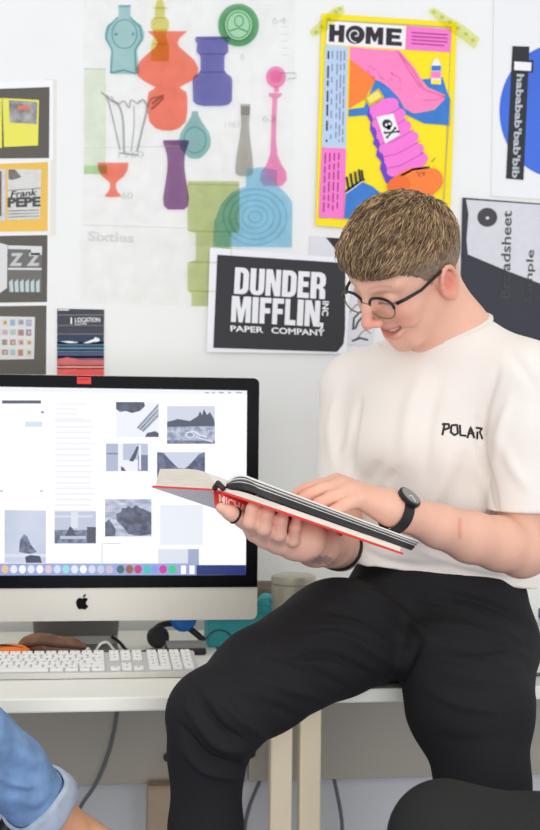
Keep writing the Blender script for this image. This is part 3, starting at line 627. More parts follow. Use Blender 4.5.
for k in range(18): f.rect(55, 420+k*5.6, 96-random.uniform(0, 6), 422.4+k*5.6, em('faint', (238, 239, 248)), .8)
for k in range(4): f.rect(55, 403+k*5, 75+random.uniform(0, 15), 405+k*5, em('faint', (238, 239, 248)), .8)
dkb = em('deep', (48, 56, 84)); mdb = em('mid2', (104, 116, 150)); ltb = em('light', (184, 194, 218)); plb = em('pale', (222, 227, 240))
# lake photo
f.rect(116, 402, 159, 437.5, em('pic_white', (238, 241, 250)), .8); f.poly([(116, 402), (144, 402), (145, 406), (140, 411), (132, 413), (126, 411), (120, 412), (116, 409)], emn('rock', (34, 40, 62), (70, 80, 108), 90), 1.2)
for k in range(9): f.line([(158.5, 404+k*1.6), (137+k*.8, 428+k*.5)], .8, (mdb, dkb, ltb)[k % 3], 1.2)
f.poly([(145, 437), (147, 433), (155, 431), (158.6, 433), (158.6, 437)], dkb, 1.2)
# field and bicycle photo
f.rect(167, 406, 215, 443.8, emn('grass', (128, 138, 168), (190, 198, 220), 120), .8); f.rect(167, 406, 215, 421, em('sky1', (206, 212, 230)), 1); f.poly([(167, 422), (178, 419), (190, 421), (198, 416), (200, 411), (202, 415), (204, 409), (207, 415), (210, 412), (214, 419), (215, 426), (167, 427)], dkb, 1.2)
f.line([(186, 433), (193, 431), (200, 435), (207, 437)], 1.6, plb, 1.4); f.ring(190, 435, 4.5, 3.2, 1, plb, 1.4); f.line([(196, 437), (213, 442)], 1.2, plb, 1.4); f.poly([(167, 440), (215, 441), (215, 443.8), (167, 443.8)], emn('rock2', (70, 80, 112), (130, 140, 168), 100), 1.3)
# interior photo
f.rect(106, 443.5, 148, 471.3, em('pic_white', (238, 241, 250)), .8); f.rect(106, 443.5, 118, 471.3, em('wall1', (170, 180, 206)), 1.2); f.rect(106, 453, 118, 454.4, mdb, 1.4); f.rect(123, 443.5, 148, 460, ltb, 1.2); f.rect(138, 455, 148, 471, mdb, 1.4); f.rect(139, 445, 141, 470, em('pic_white', (238, 241, 250)), 1.6)
f.poly([(129, 461), (134, 452), (137, 446), (139, 447), (136, 457), (131, 465)], dkb, 1.8); f.poly([(121, 467), (126, 460), (134, 462), (132, 470), (124, 471)], em('pic_white', (238, 241, 250)), 1.9); f.poly([(121, 466), (124, 468), (126, 471), (121, 471)], dkb, 2)
# avenue photo
f.rect(157, 452, 205, 478, em('fog', (206, 213, 232)), .8); f.poly([(157, 452), (164, 453), (169, 459), (175, 465), (180, 470), (157, 474)], emn('tree1', (50, 60, 92), (100, 112, 146), 80), 1.2); f.poly([(205, 452), (199, 454), (194, 460), (188, 466), (183, 470), (205, 474)], emn('tree1', (50, 60, 92), (100, 112, 146), 80), 1.2); f.poly([(157, 472), (180, 468), (205, 472), (205, 478), (157, 478)], mdb, 1.1)
# cliff photo
f.rect(105, 499, 151.5, 536.5, emn('sea', (150, 160, 188), (206, 212, 230), 50, (1, 1, 3)), .8)
f.poly([(117, 521), (116, 514), (121, 512), (122, 508), (126, 508), (128, 506), (132, 508), (136, 505), (140, 508), (144, 509), (151.5, 513), (151.5, 534), (140, 536), (128, 534), (124, 528)], emn('rock3', (38, 44, 68), (86, 96, 126), 90), 1.2); f.poly([(105, 523), (109, 519), (113, 525), (116, 530), (115, 536.5), (105, 536.5)], emn('rock3', (38, 44, 68), (86, 96, 126), 90), 1.2)
# small room photo
f.rect(54.5, 511, 96, 543.5, em('wall2', (190, 198, 220)), .8); f.rect(54.5, 530, 96, 543.5, emn('rock2', (70, 80, 112), (130, 140, 168), 100), 1); f.rect(87, 527, 96, 543, dkb, 1.2); f.poly([(66, 534), (70, 526), (73, 529), (75, 534), (80, 536), (64, 538)], dkb, 1.4); f.rect(60, 536, 86, 539, ltb, 1.5); f.rect(71, 512, 78, 528, plb, 1)
# figure photo
f.poly([(4.5, 510), (46, 510.5), (46, 563), (4.5, 563)], emn('haze', (184, 194, 218), (206, 213, 232), 8), .8); f.poly([(19, 552), (20, 540), (24, 534), (27, 536), (31, 545), (37, 552), (30, 554)], emn('rock2', (70, 80, 112), (130, 140, 168), 100), 1.2); f.rect(4.5, 554, 46, 557, plb, 1.2); f.poly([(25, 557), (30, 555), (40, 556), (42, 563), (26, 563)], dkb, 1.4)
# faint and lower frames
f.rect(160, 505, 203, 545, em('veil', (236, 240, 248)), .8); f.rect(158, 549, 188, 566, em('veil2', (224, 228, 240)), .8); f.rect(188, 549, 199, 566, em('blueg', (160, 172, 204)), .8); f.line([(102, 563), (102, 543.5), (121, 543.5)], 1, ltb, .8)
# dock
f.poly([(-82, 563.5), (196.5, 563.5), (196.5, 575.2), (-82, 575.4)], em('dock', (150, 166, 220)), 2); f.poly([(196.5, 565), (245.8, 565), (245.8, 575), (196.5, 575)], em('navy', (8, 38, 118)), 2)
dc = [(236, 196, 150), (236, 240, 250), (250, 250, 252), (230, 234, 246), (250, 250, 252), (226, 200, 214), (210, 224, 248), (150, 224, 222), (232, 236, 246), (250, 250, 252), (214, 220, 240), (196, 206, 230), (206, 190, 212)]
for k, c in enumerate(dc): f.disc(5+k*8.7, 569.3, 3.6, 4.2, em('icon%d' % k, c), 3, n=14)
for x, c in ((120.5, (30, 96, 104)), (129.5, (150, 82, 20)), (138, (196, 24, 118)), (147, (40, 196, 190)), (155, (140, 150, 232)), (163, (200, 40, 160)), (172, (24, 206, 140))): f.disc(x, 569.3, 3.9, 4.3, em('app%d' % x, c), 3, n=14)
for x in (-10, -22, -34, -46, -58, -70): f.disc(x, 569.3, 3.8, 4.2, em('icon1', (236, 240, 250)), 3, n=14)
f.rect(181, 565.5, 186, 574, W1, 3); f.rect(189.5, 565.5, 194.5, 574, W1, 3); f.rect(109, 564.5, 109.6, 574, ltb, 3)
f.build('screen', mon)
# ------------------------------------------------------------------ keyboard
kw = mat('keycap_white', (240, 238, 232), .45); ka = mat('keyboard_aluminium', (206, 204, 198), .4, metal=.3); kl = mat('key_legend_grey', (168, 166, 164), .6)
kz0 = ZD+.0005
kxr = at(195.5, 660, 2.33)[0]; kxl = kxr-.43; ky0 = YE+.155; ky1 = ky0+.115
kb = thing('keyboard', ((kxl+kxr)/2, (ky0+ky1)/2, ZD), 'full size white keyboard with number pad before the monitor', 'keyboard')
def kz(y): return ZD+.010+.014*(y-ky0)/(ky1-ky0)
m_ = MB()
V = [(x, y, z) for x in (kxl, kxr) for y, z in ((ky0, ZD+.001), (ky0, kz(ky0)), (ky1, kz(ky1)), (ky1, ZD+.012), (ky0+.03, ZD+.001))]
m_.raw(V, [[0, 1, 2, 3, 4], [9, 8, 7, 6, 5], [0, 5, 6, 1], [1, 6, 7, 2], [2, 7, 8, 3], [3, 8, 9, 4], [4, 9, 5, 0]], ka); m_.build('base', kb)
keys = MB(); leg = keys; slope = math.atan(.014/.115); R = Matrix.Rotation(slope, 3, 'X')
def key(x0, x1, row, hh=1, dep=.0155):
    yb = ky0+.006+.0186*row; w = x1-x0; yc = yb+(dep+.0186*(hh-1))/2
    keys.box(((x0+x1)/2, yc, kz(yc)+.002), (w-.0028, dep+.0186*(hh-1), .0045), kw, .001, R, 1)
    if row > 0 or w < .03: leg.box(((x0+x1)/2+random.uniform(-.001, .001), yc+.001, kz(yc)+.00435), (.0035, .0045, .0002), kl, 0, R)
u = .0189; x = kxl+.006
rows = [[1.25, 1, 1.25, 1.25, 5, 1.25, 1.25, 1, 1.25], [2.2]+[1]*10+[2.3], [1.75]+[1]*11+[1.75], [1.5]+[1]*12+[1], [1]*13+[1.5], [1.04]*14]
for r, rw in enumerate(rows):
    x = kxl+.006; s_ = 14.5/sum(rw)
    for w in rw: key(x, x+w*s_*u, r); x += w*s_*u
xb = kxl+.006+14.5*u+.006
for c in range(3):
    key(xb+c*u, xb+(c+1)*u, 0); key(xb+c*u, xb+(c+1)*u, 3); key(xb+c*u, xb+(c+1)*u, 4); key(xb+c*u, xb+(c+1)*u, 5)
key(xb+u, xb+2*u, 1)
xn = xb+3*u+.006
for r in range(1, 6):
    for c in range(4): 
        if not (c == 3 and r == 1): key(xn+c*u, xn+(c+1)*u, r)
key(xn, xn+2*u, 0); key(xn+2*u, xn+3*u, 0); key(xn+3*u, xn+4*u, 0, 2)
keys.build('keycaps', kb)
cab = mat('cable_white', (222, 220, 212), .5)
# ------------------------------------------------------------------ things behind and under the monitor
def dz(px, Y): return at(px, 640, Y)[0]
def dsk(px, Y, up=0): p = at(px, 640, Y); return V3([p[0], Y, ZD+up])
blkc = mat('cable_black', (34, 33, 36), .5); brn = mat('leather_brown', (112, 74, 50), .35, noise=.35, nscale=30, bump=.4, bscale=80); 
# orange pouch
F_ = Field(); c = dsk(5, 2.42, .014); F_.ell(c, (.042, .03, .016)).ell(c+V3([.012, 0, .004]), (.03, .026, .012)); F_.cut((0, 0, ZD+.001), (0, 0, -1), .002)
v, q = F_.build(.0025); o = link('glasses_case', v, q, mat('orange_case', (240, 118, 22), .45, noise=.06, nscale=40), smooth=True, loc=(c[0], c[1], ZD)); tag(o, 'orange soft case lying behind the keyboard at the left edge', 'case')
MB().tube(spline([c+V3([-.03, -.012, .0155]), c+V3([.0, -.014, .0185]), c+V3([.03, -.012, .0125])], 4), .0018, mat('zip_dark', (70, 50, 40)), 6).build('zip', o, True)
# brown leather pouch
c = dsk(52, 2.455, .02); F_ = Field(); F_.ell(c, (.055, .022, .020), k=.008).ell(c+V3([-.022, .0, .006]), (.035, .02, .02), k=.008).ell(c+V3([.02, -.002, -.002]), (.042, .024, .016), k=.008); F_.cut((0, 0, ZD+.001), (0, 0, -1), .002)
v, q = F_.build(.0025); v = ripple(v, q, .0012, 120, 3); o = link('leather_pouch', v, q, brn, smooth=True, loc=(c[0], c[1], ZD)); tag(o, 'brown leather pouch lying under the monitor in front of its stand', 'pouch')
MB().tube(spline([c+V3([-.045, -.018, .006]), c+V3([-.015, -.0235, .010]), c+V3([.02, -.0265, .006]), c+V3([.055, -.017, .0])], 5), .003, mat('leather_seam', (70, 44, 30), .4), 6).build('flap_edge', o, True)
# white charging cables
def cable(name, pts, r, m, label, part_end=None):
    o = MB().tube(spline(pts, 8), r, m, 8).build(name, loc=pts[0], smooth=True); tag(o, label, 'cable'); return o
cable('white_cable', [dsk(84, 2.43, .003), dsk(88, 2.44, .02), dsk(92, 2.45, .004), dsk(95, 2.44, .012), dsk(100, 2.43, .028), dsk(107, 2.44, .030), dsk(113, 2.45, .018), dsk(120, 2.46, .004), dsk(134, 2.44, .012), dsk(146, 2.45, .004)], .0022, cab, 'white charging cable looped behind the keyboard')
cable('keyboard_cable', [dsk(185, 2.375, .016), dsk(190, 2.39, .020), dsk(193, 2.41, .016), dsk(192, 2.43, .006), dsk(188, 2.47, .003), dsk(170, 2.52, .003)], .0022, cab, 'short white cable curling from the keyboard right end')
cable('black_cable', [dsk(112, 2.56, .022), dsk(120, 2.54, .014), dsk(128, 2.50, .005), dsk(140, 2.49, .004), dsk(152, 2.49, .008), dsk(160, 2.50, .004)], .003, blkc, 'black cable lying beside the monitor stand')
# headphones with blue cushion
hb = thing('headphones', dsk(178, 2.58), 'black headphones with blue ear cushion in front of the teal box', 'headphones')
MB().tube(spline([dsk(150, 2.57, .012), dsk(156, 2.575, .034), dsk(168, 2.58, .042), dsk(186, 2.58, .036), dsk(204, 2.57, .012)], 8), .006, blkc, 8).build('headband', hb, True)
MB().lathe(dsk(183, 2.575, .052), [(.005, -.012), (.02, -.012), (.024, -.006), (.024, .006), (.02, .011), (.004, .012)], mat('cushion_blue', (30, 112, 200), .5), 24, (.15, -1, .35)).build('ear_cushion', hb, sharp=50)
MB().lathe(dsk(158, 2.565, .02), [(.005, -.012), (.017, -.012), (.02, -.006), (.02, .006), (.017, .011), (.004, .012)], mat('cushion_black', (40, 40, 44), .6), 24, (.5, -1, .5)).build('ear_cup', hb, sharp=50)
bx = thing('hard_drive', dsk(184, 2.49), 'black and grey flat drive lying beneath the blue ear cushion', 'hard drive')
a = dsk(166, 2.485)[0]; b = dsk(206, 2.485)[0]
MB().box(((a+b)/2, 2.50, ZD+.006), (b-a, .05, .011), mat('drive_black', (30, 30, 34), .4), .003).build('lower_shell', bx); MB().box(((a+b)/2, 2.50, ZD+.0155), (b-a-.004, .048, .008), mat('drive_grey', (132, 130, 126), .5), .002).build('upper_shell', bx)
# teal box
a = dsk(208, 2.56)[0]; b = dsk(272, 2.56)[0]
tb = thing('storage_box', ((a+b)/2, 2.60, ZD), 'teal cardboard box standing behind the right monitor corner', 'box')
tlm = mat('card_teal', (58, 164, 172), .6, noise=.05, nscale=20)
ztop = at(250, 612, 2.56)[2]
MB().box(((a+b)/2, 2.60, (ZD+ztop)/2+.0005), (b-a, .08, ztop-ZD-.001), tlm, .002).build('box_body', tb)
MB().box(((a+b)/2-.0, 2.598, ztop+.004), (b-a+.005, .088, .012), mat('card_teal_lid', (48, 150, 160), .6), .002).build('lid', tb)
cable('dark_cable', [dsk(205, 2.50, .024), dsk(214, 2.52, .036), dsk(224, 2.535, .034), dsk(231, 2.545, .022), dsk(228, 2.54, .008), dsk(216, 2.53, .003)], .0016, mat('cable_slate', (40, 70, 80), .5), 'thin dark cable arching across the teal box front')
tl_ = at(268, 606, 2.56); o = MB().lathe(tl_+V3([0, .04, .0]), [(.003, -.04), (.014, -.04), (.016, -.036), (.016, .03), (.003, .03)], tlm, 24, (.2, 1, 0)).build('card_tube', loc=tl_, sharp=40); tag(o, 'short teal cardboard roll lying on the teal box', 'tube')
# beige metal canister and bowl rim
c = dsk(293, 2.55)
ch = at(293, 574, 2.55)[2]-ZD
cn = thing('canister', c, 'beige metal canister with lid behind the black trouser thigh', 'canister')
bm_ = mat('canister_beige', (164, 158, 142), .35, metal=.35)
MB().lathe(c, [(.02, .0005), (.040, .001), (.041, .004), (.041, ch-.02), (.038, ch-.017)], bm_, 32).build('canister_body', cn, sharp=35)
MB().lathe(c, [(.0405, ch-.017), (.0415, ch-.015), (.0405, ch-.003), (.034, ch), (.004, ch)], mat('canister_lid', (178, 172, 156), .35, metal=.3), 32).build('lid', cn, sharp=35)
MB().lathe(dsk(295, 2.508, at(295, 599, 2.508)[2]-ZD-.006), [(.002, 0), (.004, .001), (.004, .009), (.002, .012)], mat('clasp_cream', (226, 220, 200), .4), 12).build('clasp', cn, True)
c = dsk(268, 2.72); bh = at(268, 584, 2.72)[2]-ZD
o = MB().lathe(c, [(.02, .001), (.04, .002), (.055, bh*.4), (.062, bh-.004), (.060, bh), (.056, bh-.004), (.045, bh*.4), (.01, .012)], mat('stoneware_brown', (120, 108, 92), .5, noise=.1, nscale=40), 36).build('bowl', loc=c, sharp=50); tag(o, 'brown stoneware bowl between monitor corner and beige canister', 'bowl')
# right edge: another computer corner, dark blue case and a white tray
def blockat(name, px0, py0, px1, py1, Y, dep, m, label, cat, bev=.003):
    a = at(px0, py0, Y); b = at(px1, py1, Y); c = ((a[0]+b[0])/2, Y+dep/2, (a[2]+b[2])/2)
    o = MB().box(c, (abs(b[0]-a[0]), dep, abs(a[2]-b[2])), m, bev).build(name, loc=(c[0], c[1], min(a[2], b[2]))); tag(o, label, cat); return o
p = dsk(581, 2.40); zz = at(545, 640, 2.40)[2]
tr = thing('letter_tray', p, 'white letter tray at the right edge behind the hip of the man', 'letter tray')
trm = mat('tray_white', (226, 230, 240), .4)
for k in range(2): MB().box((p[0]+.08, 2.47, ZD+.004+k*.045), (.26, .2, .004), trm, .001).build('tray_shelf', tr)
for sx in (-.048, .208): MB().box((p[0]+sx, 2.47, ZD+.028), (.004, .2, .052), trm, .001).build('side_wall', tr)
o = MB().box((p[0]+.08, 2.46, ZD+.0615), (.23, .15, .021), mat('case_navy', (38, 54, 104), .35, noise=.15, nscale=20), .004).build('hard_case', loc=(p[0]+.08, 2.46, ZD+.051)); tag(o, 'navy blue flat case lying on the white letter tray', 'case')
cable('grey_cable', [dsk(505, 2.2, .003), dsk(524, 2.2, .006), dsk(536, 2.21, .004), dsk(552, 2.26, .003), dsk(575, 2.33, .003)], .003, mat('cable_dark_grey', (70, 70, 66), .5), 'dark cable lying on the desk beside the left hip of the man')
# cables under the desk
hcm = mat('cable_grey', (120, 118, 118), .5)
def hang(px, Y, label): o = MB().tube(spline([at(x, y, Y) for x, y in px], 8), .0038, hcm, 8).build('hanging_cable', loc=at(*px[0], Y), smooth=True); tag(o, label, 'cable', None)
hang([(118, 700), (117, 712), (113, 735), (106, 760), (95, 785), (80, 808), (70, 840), (60, 900)], YW-.11, 'grey cable hanging under the desk nearest the rolled denim cuff')
hang([(270, 752), (266, 765), (258, 785), (249, 808), (244, 835), (242, 900)], YW-.035, 'grey cable curving behind the left of the two desk legs')
hang([(326, 740), (331, 765), (336, 788), (341, 815), (342, 835), (340, 900)], YW-.035, 'grey cable hanging to the right of the two desk legs')
# tan box below the desk
a = at(148, 790, YW-.145); b = at(178, 830, YW-.145); zt = at(150, 788, YW-.145)[2]
cb_ = thing('cardboard_box', (a[0]+.065, YW-.12, 0), 'tan cardboard box on the floor behind the black trouser leg', 'box')
cbm = mat('cardboard_tan', (200, 176, 146), .85, noise=.05, nscale=40)
MB().box((a[0]+.065, YW-.12, zt/2), (.13, .045, zt-.002), cbm, .002).build('box_body', cb_); MB().box((a[0]+.0325, YW-.12, zt+.001), (.063, .047, .003), cbm).build('flap', cb_); MB().box((a[0]+.0975, YW-.12, zt+.001), (.063, .047, .003), cbm).build('flap', cb_)
MB().box((a[0]+.065, YW-.12, zt+.0032), (.13, .02, .001), mat('parcel_tape', (172, 140, 96), .3)).build('tape_strip', cb_)
# ------------------------------------------------------------------ the man in the white shirt
skin = mat('skin', (238, 190, 168), .5, noise=.05, nscale=45, sss=.12, spec=.3)
# frames
Rt = V3([math.cos(YAW), -math.sin(YAW), 0]); TW = V3([-math.sin(YAW), -math.cos(YAW), 0])
psi, pit, rol = math.radians(55), math.radians(34), math.radians(15); hs = .93
Hf = -math.sin(psi)*math.cos(pit)*Rt + math.cos(psi)*math.cos(pit)*TW - math.sin(pit)*EZ
Hl = math.cos(psi)*Rt + math.sin(psi)*TW
Hu = np.cross(Hf, Hl); Hl, Hu = Hl*math.cos(rol)-Hu*math.sin(rol), Hu*math.cos(rol)+Hl*math.sin(rol); HM = np.stack([Hl, Hf, Hu], 1)
EAR = at(446, 283, 2.03); HO = EAR - HM @ V3([.074, -.012, -.004])*hs
def hd(x, y, z): return HO + HM @ (V3([x, y, z])*hs)
man = thing('person', (at(450, 640, 2.2)[0], 2.2, 0), 'man in white t-shirt and black trousers perched on desk reading a book', 'person')
S = Field()
def he(c, r, k=.012, op='u', rot=None): S.ell(hd(*c), V3(r)*hs, HM if rot is None else HM @ np.array(rot), k, op)
def hc(a, b, ra, rb, k=.008, op='u', flat=None): S.cone(hd(*a), hd(*b), ra*hs, rb*hs, k, op, flat)
def rotx(a): c, s_ = math.cos(a), math.sin(a); return [[1, 0, 0], [0, c, -s_], [0, s_, c]]
def roty(a): c, s_ = math.cos(a), math.sin(a); return [[c, 0, s_], [0, 1, 0], [-s_, 0, c]]
def rotz(a): c, s_ = math.cos(a), math.sin(a); return [[c, -s_, 0], [s_, c, 0], [0, 0, 1]]
# skull and face
he((0, -.018, .038), (.073, .093, .082))
he((0, .025, .012), (.060, .066, .076), .02)
he((0, .014, -.048), (.048, .046, .054), .022)
he((0, .041, -.094), (.021, .023, .020), .02)            # chin
for s_ in (-1, 1):
    hc((s_*.052, -.002, -.034), (s_*.026, .040, -.084), .015, .014, .02)     # jaw line
    he((s_*.038, .055, -.019), (.021, .021, .018), .018)                        # cheek
    he((s_*.036, .052, -.038), (.015, .017, .014), .014)                       # cheek raised by the smile
    hc((s_*.012, .084, .034), (s_*.046, .066, .036), .010, .009, .018)         # brow
    he((s_*.031, .090, .014), (.016, .013, .010), .014, 's')                   # eye hollow
    he((s_*.031, .074, .012), (.0145, .0125, .012), .004)                      # lid over the eyeball
    hc((s_*.017, .081, .0055), (s_*.045, .073, .0055), .0028, .0024, .004)     # lower lid
# nose
hc((0, .084, .026), (0, .098, .000), .0075, .0082, .012); hc((0, .098, .0), (0, .1075, -.021), .0080, .0092, .007)
he((0, .1065, -.025), (.0098, .0095, .0085), .005)
for s_ in (-1, 1): he((s_*.0108, .095, -.028), (.0075, .0100, .0072), .005); he((s_*.0055, .101, -.0355), (.0035, .005, .003), .003, 's')
# mouth, open smile
def mz(x): return -.060 + 15*x*x
def my(x): return .0635 - 16*x*x
xs = np.linspace(-.027, .027, 9)
for a, b in zip(xs[:-1], xs[1:]):
    ra = lambda q: .0052*(1-(q/.031)**2)+.0012
    hc((a, my(a)+.002, mz(a)+.0045), (b, my(b)+.002, mz(b)+.0045), ra(a), ra(b), .006)
    hc((a, my(a)+.001, mz(a)-.0085*(1-(a/.03)**2)), (b, my(b)+.001, mz(b)-.0085*(1-(b/.03)**2)), ra(a)*1.15, ra(b)*1.15, .006)
for a, b in zip(xs[:-1], xs[1:]):
    rm = lambda q: .0034*(1-(q/.028)**2)+.0009
    hc((a, my(a)+.006, mz(a)-.0015), (b, my(b)+.006, mz(b)-.0015), rm(a), rm(b), .003, 's')
for s_ in (-1, 1): hc((s_*.019, .080, -.030), (s_*.036, .053, -.056), .0024, .0018, .006, 's')    # smile crease
# ears
for s_ in (-1, 1):
    he((s_*.0735, -.014, -.004), (.0105, .020, .033), .006, 'u', np.array(roty(-.25*s_)) @ np.array(rotx(-.12)))
    he((s_*.0865, -.010, -.002), (.0105, .0115, .0205), .003, 's', np.array(roty(-.25*s_)) @ np.array(rotx(-.12)))
    he((s_*.0765, -.004, -.008), (.004, .0055, .007), .004)
for s_ in (-1, 1):
    ep = [(s_*(.0775+.005*math.sin(.5+a*.5)), -.013+.0165*math.cos(a), -.002+.0275*math.sin(a)) for a in np.linspace(-.9, 3.7, 12)]
    for a, b in zip(ep[:-1], ep[1:]): hc(a, b, .0036, .0036, .003)
# neck into the collar and chest
NB = at(455, 338, 2.135)
S.cone(hd(0, -.036, -.030), NB, .051, .053, .03); S.cone(hd(0, -.024, -.040), at(453, 336, 2.13), .040, .042, .03)
PEL = at(440, 625, 2.24); CH = at(428, 455, 2.19)
SL = at(524, 384, 2.06); SRr = at(356, 390, 2.29)
S.chain([(NB, .054), (at(440, 390, 2.18), .075), (CH, .085), (PEL, .085)], .03)
S.chain([(SL, .045), (NB-V3([0, 0, .035]), .045), (SRr, .042)], .03)
# his left arm (watch side)
EL = at(524, 549, 2.03); WL = at(404, 513, 1.925)
armL = [(SL, .048), (at(527, 450, 2.05), .044), (EL, .0385), (at(500, 544, 2.01), .0400), (at(470, 537, 1.985), .0370), (at(438, 526, 1.955), .0305), (WL, .0250)]
S.chain(armL, .010)
S.cone(at(526, 558, 2.045), at(519, 559, 2.035), .024, .024, .02)
# back of the left hand and fingers
def hand_palm(pts, r, k=.012):
    for a, b in pts: S.cone(a, b, r, r*.92, k)
wr = at(394, 509, 1.915)
KL = [at(337, 482, 1.945), at(342, 486, 1.925), at(350, 492, 1.908), at(360, 499, 1.896)]
S.cone(WL, wr, .026, .0245, .01)
for kk, r in zip(KL, (.0125, .0130, .0128, .0120)): S.cone(at(388, 508, 1.915)*.6+wr*.4, kk, .017, r, .014)
FL = [[at(318, 486, 1.955), at(305, 490, 1.955), at(296, 494, 1.955)], [at(322, 490, 1.93), at(308, 496, 1.928), at(299, 501, 1.926)], [at(331, 498, 1.908), at(319, 504, 1.905), at(310, 509, 1.902)], [at(344, 505, 1.893), at(334, 511, 1.890), at(327, 515, 1.888)]]
for kk, fi, r in zip(KL, FL, (.0098, .0102, .0098, .0088)):
    S.cone(kk, fi[0], r*1.08, r, .006); S.cone(fi[0], fi[1], r, r*.92, .003); S.cone(fi[1], fi[2], r*.92, r*.78, .003)
S.chain([(at(380, 502, 1.94), .015), (at(352, 497, 1.975), .0125), (at(330, 497, 1.985), .0105), (at(318, 500, 1.985), .009)], .006)   # thumb, on the far side
# his right arm, forearm and hand under the book
ER = at(340, 547, 2.19); WR = at(303, 540, 1.92)
S.chain([(SRr, .044), (at(346, 470, 2.26), .038), (ER, .036), (at(330, 541, 2.06), .0375), (at(316, 542, 1.98), .034), (WR, .0300)], .012)
KR = [at(255, 533, 1.885), at(267, 539, 1.89), at(279, 544, 1.90), at(291, 548, 1.915)]
for kk, r in zip(KR, (.0125, .0130, .0125, .0118)): S.cone(at(303, 538, 1.92), kk, .023, r, .014)
FR = [[at(250, 522, 1.852), at(253, 509, 1.848), at(257, 500, 1.856)], [at(264, 528, 1.852), at(267, 514, 1.846), at(271, 505, 1.852)], [at(279, 534, 1.862), at(281, 520, 1.852), at(284, 511, 1.855)], [at(293, 540, 1.878), at(295, 527, 1.866), at(297, 518, 1.866)]]
for kk, fi, r in zip(KR, FR, (.0100, .0104, .0100, .0090)):
    S.cone(kk, fi[0], r*1.1, r, .005); S.cone(fi[0], fi[1], r, r*.93, .003); S.cone(fi[1], fi[2], r*.93, r*.78, .003)
S.chain([(at(284, 538, 1.93), .019), (at(257, 528, 1.895), .0150), (at(243, 520, 1.875), .0098), (at(231, 513.5, 1.865), .0090), (at(221, 508, 1.860), .0072)], .008)   # thumb
sv, sf = S.build(.0024)
body = link('body', sv, sf, skin, None, man, True)
Q = (sv-HO) @ HM / hs; x_, y_, z_ = Q.T; ax_ = np.abs(x_)
col = np.tile(np.array(lin((234, 182, 157))), (len(sv), 1)); px = proj(sv); svn = vnormals(sv, sf); vis = ((sv-CAM)*svn).sum(1) < 0
def stain(rgb, w):
    global col
    w = np.clip(w, 0, 1)[:, None]; col = col*(1-w)+np.array(lin(rgb))*w
gs = lambda d, r: np.exp(-(d/r)**2)
stain((232, 148, 130), .75*gs(np.sqrt((x_)**2+(y_-.106)**2+(z_+.024)**2), .022))                      # nose
for s_ in (-1, 1):
    stain((232, 146, 128), .55*gs(np.sqrt((x_-s_*.042)**2+(y_-.07)**2+(z_+.022)**2), .024))            # cheek
    stain((222, 122, 104), .85*gs(np.sqrt((x_-s_*.082)**2*2+(y_+.012)**2*1.4+(z_+.002)**2*.7), .022))      # ear
    stain((186, 140, 108), .55*gs(np.abs(z_-(.040-.0018*((ax_-.03)/.012)**2)), .0028)*((np.sign(x_) == s_) & (ax_ > .012) & (ax_ < .048) & (y_ > .05)))
    stain((96, 66, 54), .9*gs(z_-(.0068-6*(ax_-.031)**2), .0021)*((np.sign(x_) == s_) & (ax_ > .015) & (ax_ < .047) & (y_ > .058)))
fmask = (y_ > .035) & (ax_ < .034) & (z_ > -.085) & (z_ < -.03)
wl = np.clip(1-(x_/.0285)**2, 0, 1)
stain((206, 112, 102), .85*fmask*np.clip(1.6-np.abs(z_-(mz(x_)-.002*wl))/(.0085*wl+.001), 0, 1)*(wl > .02))
stain((238, 226, 214), 1.0*fmask*np.clip(1.7-np.abs(z_-(mz(x_)-.0008))/(.0026*wl+.0003), 0, 1)*(wl > .15))
stain((120, 52, 48), .9*fmask*np.clip(1.6-np.abs(z_-(mz(x_)-.0042*wl))/.0011, 0, 1)*(wl > .02))
stain((226, 150, 126), .8*vis*gs(px[:, 0]-(459.5+.004*(px[:, 1]-528)**2), 2.2)*np.clip((11.5-np.abs(px[:, 1]-528.5))/2, 0, 1)*(sv[:, 1] < 2.0))
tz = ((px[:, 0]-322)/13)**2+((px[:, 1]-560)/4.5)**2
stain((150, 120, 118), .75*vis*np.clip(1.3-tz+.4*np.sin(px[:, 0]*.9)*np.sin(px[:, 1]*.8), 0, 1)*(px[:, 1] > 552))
for kp in FR+FL:
    for q_ in kp[1:]: stain((234, 158, 138), .35*gs(np.linalg.norm(sv-q_, axis=1), .014))
at_ = body.data.color_attributes.new('tint', 'FLOAT_COLOR', 'POINT'); at_.data.foreach_set('color', np.concatenate([col, np.ones((len(sv), 1))], 1).astype(np.float32).ravel())
nt = skin.node_tree; va = nt.nodes.new('ShaderNodeAttribute'); va.attribute_name = 'tint'; mxn = nt.nodes.new('ShaderNodeMix'); mxn.data_type = 'RGBA'; mxn.blend_type = 'MULTIPLY'; mxn.inputs['Factor'].default_value = 1
rn = next(n for n in nt.nodes if n.type == 'VALTORGB'); rn.color_ramp.elements[0].color = (.95, .94, .94, 1); rn.color_ramp.elements[1].color = (1, 1, 1, 1)
nt.links.new(va.outputs['Color'], mxn.inputs['A']); nt.links.new(rn.outputs['Color'], mxn.inputs['B']); nt.links.new(mxn.outputs['Result'], nt.nodes['Principled BSDF'].inputs['Base Color'])
